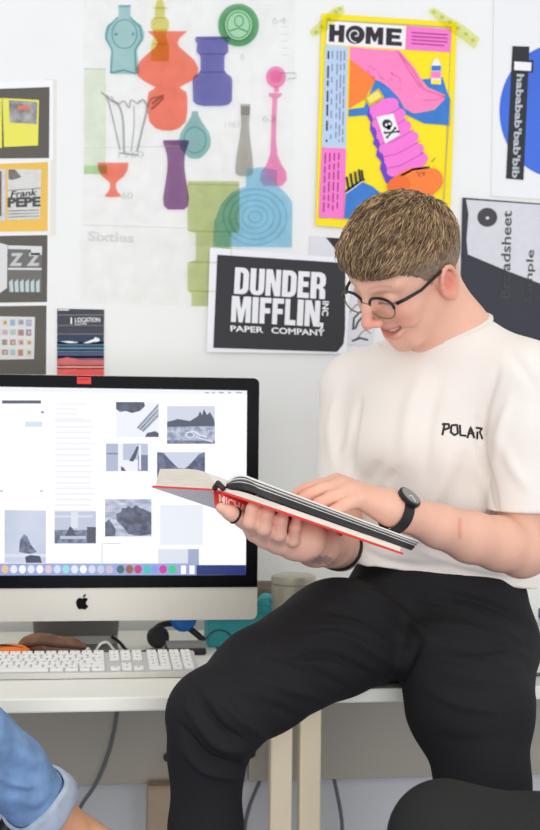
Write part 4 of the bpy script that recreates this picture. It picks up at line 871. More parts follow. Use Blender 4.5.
# ---------------- hair
hair_m = mat('hair_brown', (138, 112, 84), .55, noise=.35, nscale=90, spec=.3)
hair_l = mat('hair_fair', (186, 156, 114), .5, noise=.25, nscale=60); hair_d = mat('hair_dark', (98, 78, 60), .55, noise=.25, nscale=60)
Hh = Field()
Hh.ell(hd(0, -.016, .042), V3([.0775, .098, .087])*hs, HM); Hh.ell(hd(0, .008, .076), V3([.070, .082, .070])*hs, HM, .02)
Hh.ell(hd(0, .058, .080), V3([.056, .036, .032])*hs, HM, .02); Hh.ell(hd(.006, .066, .068), V3([.052, .026, .024])*hs, HM, .015)
def hl(y):   # hairline height along the side of the head
    return np.interp(y, [-.12, -.075, -.045, -.030, -.022, .004, .012, .03, .05, .064, .085, .11], [-.055, -.060, -.040, .008, .022, .020, .004, .026, .046, .050, .047, .052])
def hcut(P):
    q = (P-HO) @ HM/hs; return (q[..., 2]-hl(q[..., 1]))*.75
Hh.add(hcut, HO-.3, HO+.3, .006, 's')
hv, hf = Hh.build(.0026)
q = (hv-HO) @ HM/hs
hN = vnormals(hv, hf)
lump = np.sin(q[:, 0]*150+2*np.sin(q[:, 1]*70)+q[:, 2]*60)*np.sin(q[:, 1]*90+q[:, 0]*80)
hv = hv + hN*(.0016*lump*np.clip((q[:, 2]-.05)/.04, 0, 1))[:, None]
nb = len(hv)
# locks: thin tapering strands combed forward from the crown
crown = V3([.0, -.065, .118]); AV = [hv]; AF = [f_.tolist() for f_ in hf]; AM = [3 if (q[f_[0], 2] < .050 and q[f_[0], 1] < .045) else 0 for f_ in hf]; cnt = nb
idx = rng.choice(nb, 9000)
for i in idx:
    p = hv[i]; n = hN[i]; ql = q[i]
    if (hN[i] @ Hu) < -.55: continue
    d = ql-crown; d = d + V3([0, .06, -.01]); d = HM @ d; d = d + rng.normal(size=3)*.018; d -= n*(d @ n); d /= np.linalg.norm(d)+1e-9
    top = float(np.clip((ql[2]-.035)/.05, 0, 1)); L_ = (.007+.015*top)*rng.uniform(.6, 1.2); lift = (.0012+.0042*top)*rng.uniform(.3, 1.2); r0 = .0006+.0005*top
    sd = np.cross(n, d); P = []
    w_ = rng.normal()*.0025*top
    for k, t in enumerate((0, .4, .75, 1)):
        c = p + d*L_*t + n*(lift*math.sin(t*2.2)-.0008-.012*t*t*L_/.03*(.25)) + sd*w_*t*t
        rr_ = r0*(1, .9, .6, .15)[k]
        P += [c+n*rr_, c-n*rr_*.5+sd*rr_, c-n*rr_*.5-sd*rr_]
    AV.append(np.array(P)); m_i = int(rng.choice([0, 1, 1, 2], p=[.4, .2, .15, .25])) if top > .3 else int(rng.choice([0, 2, 1], p=[.6, .25, .15])) if ql[1] > .045 else int(rng.choice([3, 0, 2], p=[.7, .2, .1]))
    for k in range(3):
        for a in range(3): b = (a+1) % 3; AF.append([cnt+3*k+a, cnt+3*k+b, cnt+3*k+3+b, cnt+3*k+3+a]); AM.append(m_i)
    cnt += 12
link('hair', np.concatenate(AV), AF, [hair_m, hair_l, hair_d, mat('hair_short_sides', (138, 118, 98), .6, noise=.25, nscale=160)], AM, man, True)
# ---------------- glasses
gl = mat('glasses_black', (26, 24, 26), .3); glm = mat('glasses_metal', (150, 132, 100), .3, metal=.8)
lensm = bpy.data.materials.new('lens_glass'); lensm.use_nodes = True
nt = lensm.node_tree; nt.nodes.remove(nt.nodes['Principled BSDF']); t1 = nt.nodes.new('ShaderNodeBsdfTransparent'); t2 = nt.nodes.new('ShaderNodeBsdfGlossy'); t2.inputs['Roughness'].default_value = .05; mx = nt.nodes.new('ShaderNodeMixShader'); mx.inputs[0].default_value = .09
nt.links.new(t1.outputs[0], mx.inputs[1]); nt.links.new(t2.outputs[0], mx.inputs[2]); nt.links.new(mx.outputs[0], nt.nodes['Material Output'].inputs['Surface'])
GL = thing('glasses', hd(0, .1, .01), None, None); GL.parent = man; GL.location = Vector(hd(0, .1, .01))-man.location
fr = MB(); gy_, gz_ = .0975, .004
def lens_pt(s_, a, sc=1):
    x = .0318+.0240*sc*np.sign(math.cos(a))*abs(math.cos(a))**.85; z = .0185*sc*np.sign(math.sin(a))*abs(math.sin(a))**.85
    return hd(s_*x, gy_-.30*(x-.01)**2*8, gz_+z+ (0.001))
for s_ in (-1, 1):
    loop = [lens_pt(s_, a) for a in np.linspace(0, 2*math.pi, 28, False)]; fr.tube(loop, .0013, glm, 8, closed=True)
    top = [lens_pt(s_, a, 1.015) for a in np.linspace(.05, math.pi-.05, 16)]; fr.tube(top, .0022, gl, 8)
    fr.tube([hd(s_*.0555, gy_-.012, gz_+.008), hd(s_*.065, gy_-.025, gz_+.010), hd(s_*.0755, .045, .0165), hd(s_*.0795, .0, .0235), hd(s_*.080, -.022, .0245), hd(s_*.078, -.036, .010)], [.0028, .0026, .0024, .0022, .002, .0018], gl, 8)
fr.tube(spline([hd(-.010, gy_, gz_+.004), hd(0, gy_+.003, gz_+.008), hd(.010, gy_, gz_+.004)], 5), .0015, glm, 8)
fr.build('frame', GL, True)
for s_ in (-1, 1):
    loop = [lens_pt(s_, a, .97) for a in np.linspace(0, 2*math.pi, 28, False)]; link('lens', loop, [list(range(28))], lensm, None, GL)
# ---------------- t-shirt
shm = mat('cotton_white', (236, 229, 220), .9, bump=.06, bscale=900, spec=.15, sheen=.1)
T = Field()
ht = math.radians(42); ax = V3([math.cos(ht)*1.0, -math.sin(ht), 0])        # his left
ax = (SL-SRr)*V3([1, 1, 0]); ax /= np.linalg.norm(ax); fo = V3([ax[1], -ax[0], 0])  # chest forward
TB = np.stack([ax, fo, EZ], 1)
T.ell(at(432, 560, 2.235), (.152, .112, .10), TB, .03)
T.ell(at(428, 500, 2.215), (.150, .112, .12), TB, .03)
T.ell(at(424, 440, 2.19), (.158, .112, .115), TB, .03)
T.ell(at(436, 395, 2.175), (.165, .098, .080), TB, .03)
T.cone(at(480, 360, 2.105), SL+V3([0, 0, .004]), .060, .062, .03); T.cone(at(420, 366, 2.20), SRr+V3([0, 0, .004]), .060, .056, .03)
T.cone(NB+V3([0, 0, -.02]), at(440, 400, 2.18), .064, .09, .03)
# sleeves
T.sleeve([(SL, .064), (at(529, 430, 2.055), .067), (at(533, 545, 2.045), .069)], (at(530, 475, 2.05), at(534, 560, 2.045), .060, .064), at(520, 513, 2.0), V3([.02, 0, -1.]), .02)
T.sleeve([(SRr, .058), (at(356, 430, 2.27), .057), (at(347, 520, 2.22), .057)], (at(352, 462, 2.25), at(346, 530, 2.22), .048, .051), at(330, 498, 2.2), V3([-.15, -.2, -1.]), .02)
# hem hanging over the waist
T.cone(at(372, 560, 2.20), at(372, 572, 2.20), .05, .052, .03); T.cone(at(500, 575, 2.16), at(505, 590, 2.16), .05, .052, .03)
# openings
hemn = V3([0, 0, -1.])
hp0, hp1 = at(352, 566, 2.10), at(520, 589, 2.10)
hx = hp1-hp0; hn = np.cross(hx, V3([0, 1., 0])); hn = hn/np.linalg.norm(hn); hn = hn if hn[2] < 0 else -hn
T.cut((hp0+hp1)/2, hn, .003, at(300, 600, 2.2)-V3([.35, .4, .12]), at(470, 600, 2.2)+V3([.17, .4, .10]))
neckax = (hd(0, -.03, -.04)-NB); neckax /= np.linalg.norm(neckax)
colax = neckax*.75+EZ*.5; colax /= np.linalg.norm(colax)
T.cone(NB-colax*.02, NB+colax*.12, .058, .062, .005, 's')
T.cut(NB+colax*.016, colax, .004, NB-V3([.085, .085, .03]), NB+V3([.085, .085, .1]))
tv, tf = T.build(.0032); tv = relax(tv, tf, 2)
tv = folds(tv, tf, [(a_, b_*.9, c_*1.45) for a_, b_, c_ in [
    ([(478, 420), (482, 455), (490, 490), (495, 512)], 4.5, -.009), ([(498, 370), (484, 410), (482, 440)], 5, -.006), ([(512, 395), (500, 430), (494, 470)], 6, .004),
    ([(360, 400), (352, 440), (351, 475)], 4, -.006), ([(336, 395), (330, 430), (334, 470)], 5, .003), ([(345, 420), (336, 455)], 4, -.003),
    ([(420, 375), (408, 420), (404, 470)], 9, .004), ([(440, 380), (428, 430), (425, 480)], 7, -.003), ([(450, 455), (440, 490), (420, 530)], 8, .004), ([(470, 450), (452, 500), (436, 540)], 8, -.003),
    ([(380, 460), (372, 475), (360, 490)], 8, -.005), ([(395, 470), (385, 485)], 6, -.003), ([(358, 560), (378, 572), (410, 574)], 4, .003), ([(360, 548), (392, 563), (440, 568)], 5, -.004), ([(420, 550), (460, 566), (510, 575)], 5, .003), ([(440, 562), (480, 574), (520, 580)], 4, -.003),
    ([(505, 350), (520, 365), (536, 390)], 6, -.003), ([(500, 440), (515, 470), (530, 490)], 7, .003)]])
tv = ripple(tv, tf, .0011, 26, 5)
shirt = link('t_shirt', tv, tf, shm, None, man, True)
# collar rib
e1 = np.cross(colax, EY); e1 /= np.linalg.norm(e1); e2 = np.cross(colax, e1)
bvS = BVHTree.FromPolygons([Vector(v) for v in tv], tf.tolist())
ring = []
for a in np.linspace(0, 2*math.pi, 40, False): ring.append(NB+colax*.0125+.0615*(math.cos(a)*e1+math.sin(a)*e2))
MB().tube(ring, .0052, mat('cotton_rib', (232, 225, 216), .9), 8, closed=True).build('collar', shirt, True)
# printed lettering on the chest, laid on the cloth
lgm = mat('print_shirt_black', (40, 37, 36), .7)
LT = {'P': [[(0, 0), (.3, 1.0)], [(.05, .96), (.9, .98), (.95, .6), (.3, .45)]], 'O': [[(.0, .3), (.1, .95), (.9, 1), (1, .2), (.5, 0), (.0, .3)]], 'L': [[(.1, 1), (.15, .1), (.9, .05)]], 'A': [[(0, 0), (.45, 1), (.9, 0)], [(.15, .35), (.8, .38)], [(.4, .6), (.5, .62)]], 'R': [[(.15, 0), (.2, .55)], [(.1, 1), (.9, .95), (.55, .6), (.95, 0)]]}
lv, lf = [], []; nn = 0
for i, ch in enumerate('POLAR'):
    for st_ in LT[ch]:
        pts = [V3([442.6+i*8.3+u_*6.9, 434.2+i*1.0-v_*10.4+ (1-v_)*0]) for u_, v_ in st_]; fine = []
        for a, b in zip(pts[:-1], pts[1:]): fine += [a+(b-a)*t for t in np.linspace(0, 1, 5)[:-1]]
        fine.append(pts[-1])
        for j, p in enumerate(fine):
            t = fine[min(j+1, len(fine)-1)]-fine[max(j-1, 0)]; t = t/np.linalg.norm(t); nm = V3([-t[1], t[0]])*1.05
            for s_ in (1, -1):
                o2 = p+nm*s_+t*(1.0 if j == len(fine)-1 else -1.0 if j == 0 else 0)
                d_ = at(o2[0], o2[1], 2.0)-CAM; d_ /= np.linalg.norm(d_); h_ = bvS.ray_cast(Vector(CAM), Vector(d_))
                lv.append(np.array(h_[0])+np.array(h_[1])*.0008 if h_[0] else at(o2[0], o2[1], 2.05))
        lf += [[nn+2*j, nn+2*j+1, nn+2*j+3, nn+2*j+2] for j in range(len(fine)-1)]; nn += 2*len(fine)
link('lettering', lv, lf, lgm, None, shirt)
# ---------------- trousers
trm_ = mat('trouser_black', (33, 32, 34), .85, noise=.08, nscale=200, bump=.08, bscale=700, spec=.2)
Pn = Field()
HL, HR = at(476, 645, 2.16), at(404, 630, 2.28)
Pn.ell(at(442, 628, 2.24), (.148, .120, .085), TB, .03); Pn.ell(at(446, 655, 2.25), (.150, .125, .075), TB, .03)
Pn.ell(at(436, 588, 2.225), (.150, .118, .085), TB, .02)
Pn.chain([(HR, .094), (at(335, 638, 2.12), .088), (at(262, 681, 1.99), .074), (at(221, 714, 1.93), .0630)], .02, .04)
Pn.chain([(at(221, 714, 1.93), .0620), (at(207, 758, 1.945), .0505), (at(205, 830, 1.955), .049), (at(204, 930, 1.97), .046), (at(204, 1010, 1.985), .048)], .02)
Pn.cone(at(204, 716, 1.925), at(206, 735, 1.935), .048, .045, .03)
Pn.chain([(HL, .098), (at(473, 710, 2.05), .088), (at(483, 780, 2.0), .0680), (at(486, 880, 1.95), .064)], .02, .04)
KNL = at(482, 895, 1.94)
Pn.chain([(KNL, .064), (V3([KNL[0]+.01, 1.99, .30]), .055), (V3([KNL[0]+.01, 2.0, .09]), .050)], .02)
Pn.cone(at(440, 660, 2.08), at(452, 705, 2.05), .058, .060, .04)
Pn.add(lambda P: np.maximum(P[..., 2]-(ZD+.002), YE-P[..., 1]), V3([-1, YE-.02, .3]), V3([2, 2.7, ZD+.01]), .012, 's')
Pn.cut(at(440, 566, 2.235), V3([.09, .0, 1.]), .004)
pv, pf = Pn.build(.0036); pv = relax(pv, pf, 2)
pv = folds(pv, pf, [(a_, b_*.8, c_*1.8) for a_, b_, c_ in [
    ([(300, 640), (340, 636), (400, 668)], 6, .005), ([(290, 660), (330, 655), (380, 680)], 5, -.005), ([(320, 610), (360, 616), (410, 650)], 6, -.005), ([(345, 592), (390, 606), (430, 640)], 6, .005), ([(310, 625), (350, 628), (400, 655)], 4, .003),
    ([(196, 690), (220, 725), (246, 742)], 5, -.006), ([(186, 705), (214, 742), (243, 752)], 5, .005), ([(180, 725), (208, 757), (243, 766)], 5, -.006), ([(178, 742), (205, 770), (242, 780)], 5, .004), ([(222, 700), (240, 720), (262, 735)], 5, .004), ([(240, 690), (270, 705), (300, 718)], 5, -.003), ([(255, 675), (290, 690), (330, 700)], 6, .003), ([(270, 655), (310, 668), (350, 690)], 5, -.0035),
    ([(430, 640), (470, 650), (524, 645)], 6, -.004), ([(425, 655), (470, 664), (520, 668)], 5, .004), ([(425, 672), (460, 682), (510, 690)], 5, -.003), ([(420, 600), (470, 612), (520, 640)], 6, .004), ([(440, 592), (490, 605), (528, 625)], 5, -.005), ([(430, 622), (480, 632), (526, 655)], 5, .003), ([(428, 690), (460, 705), (500, 712)], 6, .003), ([(434, 735), (462, 742), (500, 738)], 7, -.002), ([(390, 690), (405, 670), (420, 640)], 6, -.005)]])
pv = ripple(pv, pf, .0012, 24, 9)
link('trousers', pv, pf, trm_, None, man, True)
# shoes
for c, d in ((V3([KNL[0]+.01, 1.97, 0]), V3([-.45, -.9, 0])), (at(204, 1035, 1.99)*V3([1, 1, 0])+V3([0, 0, at(204, 1035, 1.99)[2]-.055]), V3([-.75, -.65, 0]))):
    d = d/np.linalg.norm(d); Sh = Field(); Sh.cone(c+V3([0, 0, .05])-d*.04, c+V3([0, 0, .035])+d*.17, .044, .034, .02); Sh.cone(c+V3([0, 0, .06]), c+V3([0, 0, .12]), .045, .046, .02); Sh.cut(c+V3([0, 0, .004]), V3([0, 0, -1.]), .004)
    v, q_ = Sh.build(.005); link('shoe', v, q_, mat('shoe_black', (30, 30, 32), .5), None, man, True)
# ---------------- wristwatch and arm band
fa = WL-at(440, 528, 1.955); fa /= np.linalg.norm(fa)
wc = at(396, 512.5, 1.917); toc = (CAM-wc); toc /= np.linalg.norm(toc)
upn = EZ-fa*(EZ @ fa); upn /= np.linalg.norm(upn); sdn = np.cross(fa, upn); sdn = sdn if sdn @ toc > 0 else -sdn
WT = thing('wristwatch', wc, None, None); WT.parent = man; WT.location = Vector(wc)-man.location; WT['label'] = 'wristwatch with grey dial on black strap'
strap = MB(); V = []; n = 36
for a in np.linspace(0, 2*math.pi, n, False):
    r_ = .0270
    for dx, rr_ in ((-.0085, r_), (-.0085, r_+.0022), (.0085, r_+.0022), (.0085, r_)): V.append(wc+fa*dx+rr_*(math.cos(a)*upn+math.sin(a)*sdn))
strap.raw(V, [[4*i+a, 4*i+(a+1) % 4, (4*i+4+(a+1) % 4) % (4*n), (4*i+4+a) % (4*n)] for i in range(n) for a in range(4)], mat('strap_black', (38, 34, 36), .6, bump=.2, bscale=400)); strap.build('strap', WT, sharp=30)
wn = upn*.76+sdn*.65; wn /= np.linalg.norm(wn); cc = wc+wn*.0262
MB().lathe(cc, [(.012, 0), (.0178, .0012), (.0182, .006), (.0168, .0075), (.001, .0076)], mat('watch_case_black', (44, 42, 44), .35, metal=.4), 32, wn).build('case', WT, sharp=30)
dl = MB().lathe(cc+wn*.0072, [(.015, 0), (.0152, .0008), (.001, .0009)], mat('dial_grey', (138, 136, 132), .3, metal=.2), 32, wn).build('dial', WT, sharp=30)
hm_ = MB(); g1_ = np.cross(wn, fa); g1_ /= np.linalg.norm(g1_)
for dd, L_ in ((fa*.8+g1_*.6, .009), (-fa*.3+g1_, .012)): hm_.tube([cc+wn*.0085, cc+wn*.0085+dd/np.linalg.norm(dd)*L_], .0006, mat('watch_hand', (230, 230, 228), .3), 6)
hm_.build('hands', dl)
ab = ER*.72+at(330, 541, 2.06)*.28; av = (at(330, 541, 2.06)-ER); av /= np.linalg.norm(av); u1 = EZ-av*(EZ@av); u1 /= np.linalg.norm(u1); u2 = np.cross(av, u1); V = []
for a in np.linspace(0, 2*math.pi, 32, False):
    for dx, rr_ in ((-.014, .0375), (-.012, .0395), (.012, .0395), (.014, .0375)): V.append(ab+av*dx+rr_*(math.cos(a)*u1+math.sin(a)*u2))
MB().raw(V, [[4*i+a, 4*i+(a+1) % 4, (4*i+4+(a+1) % 4) % 128, (4*i+4+a) % 128] for i in range(32) for a in range(4)], mat('band_black', (30, 28, 30), .7)).build('arm_band', man, True)['label'] = 'black elastic band near the elbow'
rv = at(235, 515.5, 1.868); rd_ = at(231, 513.5, 1.865)-at(243, 520, 1.875); rd_ /= np.linalg.norm(rd_); r1 = EZ-rd_*(EZ@rd_); r1 /= np.linalg.norm(r1); r2 = np.cross(rd_, r1)
MB().tube([rv+.0100*(math.cos(a)*r1+math.sin(a)*r2) for a in np.linspace(0, 2*math.pi, 24, False)], .0021, mat('ring_dark_metal', (40, 38, 40), .3, metal=.6), 8, closed=True).build('thumb_ring', man, True)['label'] = 'dark metal ring on the thumb'
# ------------------------------------------------------------------ the book
rdm = mat('book_red', (226, 62, 54), .45); pgm = mat('page_edge', (226, 216, 200), .8, noise=.10, nscale=30, stretch=(1, 1, 40)); pgw = mat('page_white', (236, 232, 226), .7); pgd = mat('page_dark_print', (52, 48, 48), .5, noise=.3, nscale=40); lav = mat('cover_screen_tint', (250, 244, 252), .35); hbm = mat('headband_dark', (60, 48, 44), .7)
G0 = at(217, 487, 1.905)                       # gutter, head end
CN = at(281, 513, 1.790); TN = at(403, 555, 1.875)   # near cover corners: head and tail
FH = at(152, 487.5, 2.02)                       # far cover corner at the head
sx = TN-CN; Ls = np.linalg.norm(sx); sx /= Ls
bk_ = thing('book', (G0+CN)/2, 'large open hardcover book with red spine held in his hands', 'book')
SP0 = at(214, 491, 1.905)                        # spine, far hinge
SP1 = at(222, 493, 1.878)                        # spine, near hinge
dn = CN-SP1; wn_ = np.linalg.norm(dn); dn /= wn_
nn_ = np.cross(sx, dn); nn_ /= np.linalg.norm(nn_); nn_ = nn_ if nn_[2] > 0 else -nn_
df = FH-SP0; wf = np.linalg.norm(df); df /= wf
nf = np.cross(sx, df); nf /= np.linalg.norm(nf); nf = nf if nf[2] > 0 else -nf
def board(mb, o, d, w, n_, s0, s1, t, m, m_in=None):
    V = [o+d*a+sx*s+n_*z for a in (0, w) for s in (s0, s1) for z in (0, t)]
    mb.raw(V, [[0, 1, 3, 2], [4, 6, 7, 5], [0, 4, 5, 1], [2, 3, 7, 6]], m); mb.raw(V, [[0, 2, 6, 4]], m_in if m_in else m); mb.raw(V, [[1, 5, 7, 3]], pgw)
print('BOOK', round(wn_, 3), round(wf, 3), round(Ls, 3))
b_ = MB(); board(b_, SP1, dn, wn_, nn_, 0, Ls, .003, rdm); b_.build('front_cover', bk_)
b_ = MB(); board(b_, SP0, df, wf, nf, 0, Ls, .003, rdm, lav); b_.build('back_cover', bk_)  # outer face of far cover: lavender light from the screen painted into its colour
# spine, curved red strip hanging below the gutter
b_ = MB(); V = []; K = 8
drop = at(232, 507, 1.87)-(SP0+SP1)/2
for s in (0, Ls):
    for k in range(K+1):
        t = k/K; V.append(SP0*(1-t)+SP1*t+sx*s-EZ*(.021-.0185*s/Ls)*math.sin(math.pi*t)**.5+TW*(.017-.013*s/Ls)*math.sin(math.pi*t))
b_.raw(V, [[k, k+1, K+2+k, K+1+k] for k in range(K)], rdm); spn = b_.build('spine', bk_, True); sol = spn.modifiers.new('thickness', 'SOLIDIFY'); sol.thickness = .002
# page blocks
def block(name, o, d, w, n_, th, s0, s1, curve):
    m_ = MB(); K = 12; V = []
    for s in (s0, s1):
        for k in range(K+1):
            t = k/K; V.append(o+d*(w*t)+sx*s+n_*.0032)
        for k in range(K+1):
            t = k/K; V.append(o+d*(w*t)+sx*s+n_*(.0032+th*(1-math.exp(-t*7))*(1-curve*t)))
    n2 = 2*(K+1)
    F_ = [[k, k+1, K+1+k+1, K+1+k] for k in range(K)]+[[n2+k, n2+K+1+k, n2+K+2+k, n2+k+1] for k in range(K)]
    F_ += [[K, n2+K, n2+2*K+1, 2*K+1]]
    m_.raw(V, F_, pgm); m_.raw(V, [[K+1+k, K+2+k, n2+K+2+k, n2+K+1+k] for k in range(K)], pgw)
    return m_.build(name, bk_)
block('page_block', SP0, df, wf*.97, nf, .030, .002, Ls-.003, .15)
block('page_block', SP1, dn, wn_*.96, nn_, .0085, .002, Ls-.003, .25)
# lifted leaves over the near block, held up by his left hand
def leaf(t, m, th=.0006, up=.012):
    m_ = MB(); K = 14; V = []
    L2_ = lambda p, q_: (p[0]+(q_[0]-p[0])*t, p[1]+(q_[1]-p[1])*t)
    E0 = at(*L2_((252, 478.5), (273, 505)), 1.852-.045*t); E1 = at(*L2_((420, 541.5), (408, 552)), 1.905-.02*t)
    for s in np.linspace(0, 1, 11):
        g = SP1+sx*(Ls*s*.99+.002)+nn_*(.016-.008*t); e = E0+(E1-E0)*s; c = g+(e-g)*.42+EZ*(up*(1-s*.7)*(1-t)+.004)
        for k in range(K+1):
            u_ = k/K; V.append((1-u_)**2*g+2*u_*(1-u_)*c+u_*u_*e)
    m_.raw(V, [[i*(K+1)+k, i*(K+1)+k+1, (i+1)*(K+1)+k+1, (i+1)*(K+1)+k] for i in range(10) for k in range(K)], m); o = m_.build('page', bk_, True); so = o.modifiers.new('thickness', 'SOLIDIFY'); so.thickness = th; so.offset = -1
    return o
for t_, m__, th_ in ((0, pgw, .003), (.11, pgd, .001), (.17, pgw, .001), (.23, mat('page_grey', (150, 142, 138), .6), .001), (.30, pgd, .0015), (.36, pgw, .0008), (.42, pgd, .004), (.55, pgd, .004), (.66, pgd, .003)): leaf(t_, m__, th_)
MB().tube([SP0+nf*.004, (SP0+SP1)/2+EZ*.012, SP1+nn_*.006], .004, hbm, 8).build('headband', bk_, True)
# spine lettering
v_, f_ = text_mesh('MICHAEL', .03); sd_ = (SP1-SP0); sv_ = sd_/np.linalg.norm(sd_)
bvB = BVHTree.FromPolygons([Vector(np.array(x.co)+np.array(wloc(spn))) for x in spn.data.vertices], [list(p.vertices) for p in spn.data.polygons])
lv = []
for a, b in v_:
    px, py = 219+a*36, 502.5+a*15-b*8.5
    d_ = at(px, py, 2.0)-CAM; d_ /= np.linalg.norm(d_); h_ = bvB.ray_cast(Vector(CAM), Vector(d_)); lv.append(np.array(h_[0])-d_*.0045 if h_[0] else None)
ok = [x is not None for x in lv]; lv = [x if x is not None else G0 for x in lv]
print('SPINE', sum(ok), len(ok))
link('spine_lettering', lv, [q for q in f_ if all(ok[i] for i in q)], mat('book_lettering', (252, 216, 204), .5), None, spn)
# ------------------------------------------------------------------ seated person at the left, only a crossed denim leg in view
den = mat('denim_blue', (122, 152, 190), .9, noise=.26, nscale=28, bump=.3, bscale=600, spec=.15); denl = mat('denim_inside', (178, 188, 200), .9, noise=.12, nscale=60, bump=.3, bscale=600)
pl_ = thing('person', (at(-60, 760, 1.75)[0]-.35, 1.75, 0), 'person at the left edge with crossed leg in rolled blue jeans', 'person')
AX0, AX1 = at(-60, 702, 1.78), at(44, 806, 1.93)
J = Field(); kn2 = at(-190, 610, 1.60); pv2 = V3([kn2[0]-.42, 1.80, .56])
J.chain([(AX1-(AX1-AX0)*.03, .045), (AX1-(AX1-AX0)*.35, .0450), (AX0, .050), (kn2, .066), (pv2, .09)], .02)
J.chain([(pv2+V3([0, .16, 0]), .09), (V3([kn2[0]+.08, 1.98, .56]), .068), (V3([kn2[0]+.10, 1.96, .12]), .055)], .02, .03); J.ell(pv2+V3([-.04, .07, .0]), (.15, .18, .12), None, .04)
axd = AX1-AX0; axd /= np.linalg.norm(axd)
J.cone(AX1-axd*.03, AX1+axd*.10, .039, .039, .004, 's'); J.cut(AX1-axd*.004, axd, .003, AX1-.09, AX1+.09)
jv, jf = J.build(.0034); jv = relax(jv, jf, 2)
jv = folds(jv, jf, [([(0, 765), (30, 775), (48, 772)], 7, -.006), ([(0, 742), (24, 757), (44, 764)], 6, .004), ([(-6, 775), (20, 784), (34, 786)], 5, .006), ([(12, 790), (28, 795), (40, 790)], 5, -.005), ([(-10, 722), (14, 745), (36, 768)], 5, .003), ([(20, 800), (36, 802), (46, 792)], 5, .004)])
jv = ripple(jv, jf, .0016, 28, 2)
jn = link('jeans', jv, jf, den, None, pl_, True)
# rolled cuff: a thick turned-up band, slightly creased
V = []; n = 48; u1 = EZ-axd*(EZ@axd); u1 /= np.linalg.norm(u1); u2 = np.cross(axd, u1); prof = [(-.032, .0460), (-.033, .0500), (-.025, .0515), (-.010, .0520), (.004, .0510), (.008, .048), (.004, .0430), (-.02, .041)]
for i, a in enumerate(np.linspace(0, 2*math.pi, n, False)):
    for dx, r in prof:
        w_ = 1+.035*math.sin(3*a+dx*60)+.02*math.sin(7*a); V.append(AX1+axd*(dx+.006*math.sin(2*a+1))+r*w_*(math.cos(a)*u1+math.sin(a)*u2))
K = len(prof); MB().raw(V, [[i*K+k, i*K+k+1, ((i+1) % n)*K+k+1, ((i+1) % n)*K+k] for i in range(n) for k in range(K-1)], denl).build('rolled_cuff', jn, True)['label'] = 'pale turned-up cuff of the jeans'
L2 = Field(); an = at(76, 838, 1.985); ft = at(140, 876, 1.96)
L2.chain([(AX1-axd*.12, .034), (AX1+axd*.005, .033), (an, .031), (at(92, 850, 1.985), .031)], .015); L2.chain([(at(92, 850, 1.985), .031), (at(116, 858, 1.965), .028), (ft, .024), (at(168, 876, 1.93), .017)], .02)
L2.ell(at(79, 832, 1.955), (.011, .011, .011), None, .01); L2.ell(at(82, 856, 2.0), (.028, .028, .03), None, .02)
for k in range(5): L2.cone(at(160, 872+k*4, 1.945+k*.012), at(180-k*3, 876+k*4.5, 1.935+k*.012), .010-.0008*k, .008-.0006*k, .005)
v, q_ = L2.build(.0034); link('body', v, q_, mat('skin_tan', (232, 172, 134), .5, noise=.05, nscale=45, sss=.12), None, pl_, True)
# their chair: dark padded arm and seat
och = thing('office_chair', (pv2[0], 1.87, 0), 'dark grey office chair under the person in rolled jeans', 'chair')
chm = mat('chair_fabric_dark', (66, 66, 70), .85, bump=.2, bscale=500); chp = mat('chair_plastic', (40, 40, 44), .5)
MB().box((pv2[0], 1.87, .44), (.50, .50, .07), chm, .03).build('seat', och); MB().box((pv2[0]-.27, 1.87, .78), (.06, .44, .5), chm, .028).build('backrest', och)
pa = at(8, 812, 1.70); MB().tube([at(24, 796, 2.03), at(2, 834, 2.03), V3([at(-20, 838, 2.03)[0], 2.03, .50]), V3([pv2[0]+.2, 2.0, .44])], .012, chp, 10).build('arm_support', och, True)
MB().box(V3([at(22, 800, 2.04)[0]-.135, 2.04, at(14, 798, 2.04)[2]-.002]), (.27, .06, .024), chm, .01).build('armrest', och)
MB().lathe((pv2[0], 1.87, .05), [(.03, 0), (.028, .36)], chp, 20).build('column', och, sharp=40)
for k in range(5):
    a = k*2*math.pi/5; MB().tube([(pv2[0], 1.87, .09), (pv2[0]+.28*math.cos(a), 1.87+.28*math.sin(a), .05)], [.022, .014], chp, 8).build('leg', och)
# ------------------------------------------------------------------ person at the lower right, only a dark knee in view
tg = mat('leggings_dark_grey', (44, 44, 43), .9, noise=.06, nscale=300, bump=.15, bscale=900, spec=.1)
YK = 1.60
prr = thing('person', (at(640, 830, YK)[0], YK+.1, 0), 'person at the lower right edge, only a dark grey knee showing', 'person')
G = Field(); kc = at(445, 836, YK)
G.chain([(kc, .064), (at(545, 863, YK+.03), .076), (at(660, 905, YK+.08), .086)], .03)
G.chain([(kc-V3([0, 0, .01]), .058), (V3([kc[0]-.01, YK+.05, .42]), .056), (V3([kc[0]+.0, YK+.10, .12]), .040)], .03)
hp3 = at(660, 905, YK+.08); G.chain([(hp3, .09), (hp3+V3([.10, .05, -.02]), .12)], .04); G.chain([(hp3+V3([.1, .17, -.03]), .09), (V3([kc[0]+.12, YK+.32, .52]), .062), (V3([kc[0]+.12, YK+.30, .12]), .045)], .03)
v, q_ = G.build(.004); v = relax(v, q_, 2); link('leggings', v, q_, tg, None, prr, True)
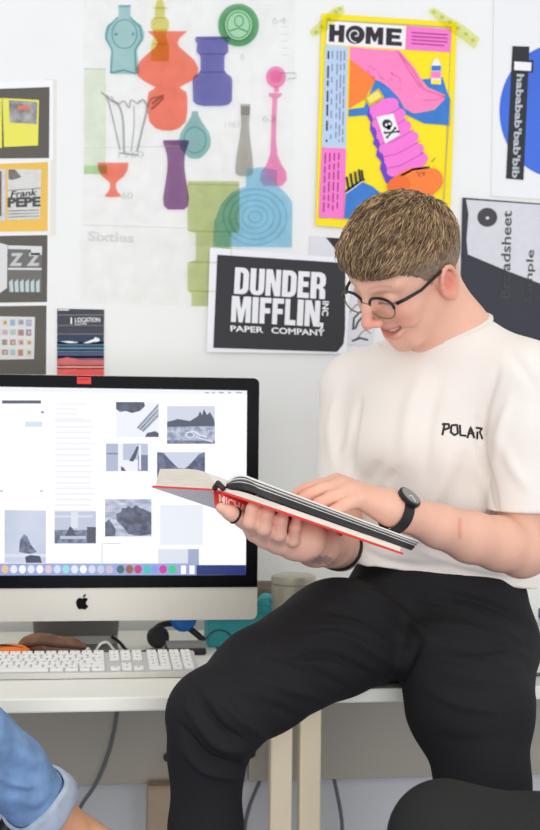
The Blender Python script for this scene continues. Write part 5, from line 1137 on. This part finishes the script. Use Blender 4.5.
for dx, dy in ((0, .10), (.12, .30)):
    c = V3([kc[0]+dx, YK+dy, 0.0]); Sh = Field(); Sh.cone(c+V3([0, .02, .04]), c+V3([-.05, -.15, .03]), .042, .032, .02); Sh.cone(c+V3([0, 0, .05]), c+V3([0, 0, .12]), .044, .042, .02); Sh.cut(c+V3([0, 0, .004]), V3([0, 0, -1.]), .004); v, q_ = Sh.build(.005); link('shoe', v, q_, mat('shoe_black', (30, 30, 32), .5), None, prr, True)
st_ = thing('stool', (hp3[0]+.1, YK+.19, 0), 'round stool under the person at the lower right', 'stool')
MB().lathe((hp3[0]+.1, YK+.19, .50), [(.02, -.03), (.19, -.03), (.2, -.01), (.2, .02), (.18, .035), (.02, .035)], chm, 32).build('seat', st_, sharp=40)
for k in range(4):
    a = k*math.pi/2+.4; MB().tube([(hp3[0]+.1+.12*math.cos(a), YK+.19+.12*math.sin(a), .475), (hp3[0]+.1+.17*math.cos(a), YK+.19+.17*math.sin(a), .0)], .014, chp, 8).build('leg', st_)
# ------------------------------------------------------------------ light
w = bpy.data.worlds.new('world'); SC.world = w; w.use_nodes = True
bg = w.node_tree.nodes['Background']; bg.inputs['Color'].default_value = (.98, .985, 1, 1); bg.inputs['Strength'].default_value = .86
def area(name, loc, tgt, size, power, color):
    l = bpy.data.lights.new(name, 'AREA'); l.shape = 'RECTANGLE'; l.size, l.size_y = size; l.energy = power; l.color = color
    o = bpy.data.objects.new(name, l); COL.objects.link(o); o.location = loc; o.rotation_euler = (Vector(tgt)-Vector(loc)).to_track_quat('-Z', 'Y').to_euler()
area('ceiling_lamp', (-.2, .5, 2.75), (-.2, .7, 0), (2.0, 1.4), 4, (1, .97, .92))
area('window_light', (.35, -1.8, 1.15), (.3, 2.4, .8), (3.2, 2.0), 68, (.97, .985, 1))
SC.view_settings.view_transform = 'Standard'; SC.view_settings.look = 'None'; SC.view_settings.exposure = 0.07; SC.view_settings.gamma = 1
SC.cycles.use_denoising = True; SC.cycles.transparent_max_bounces = 48
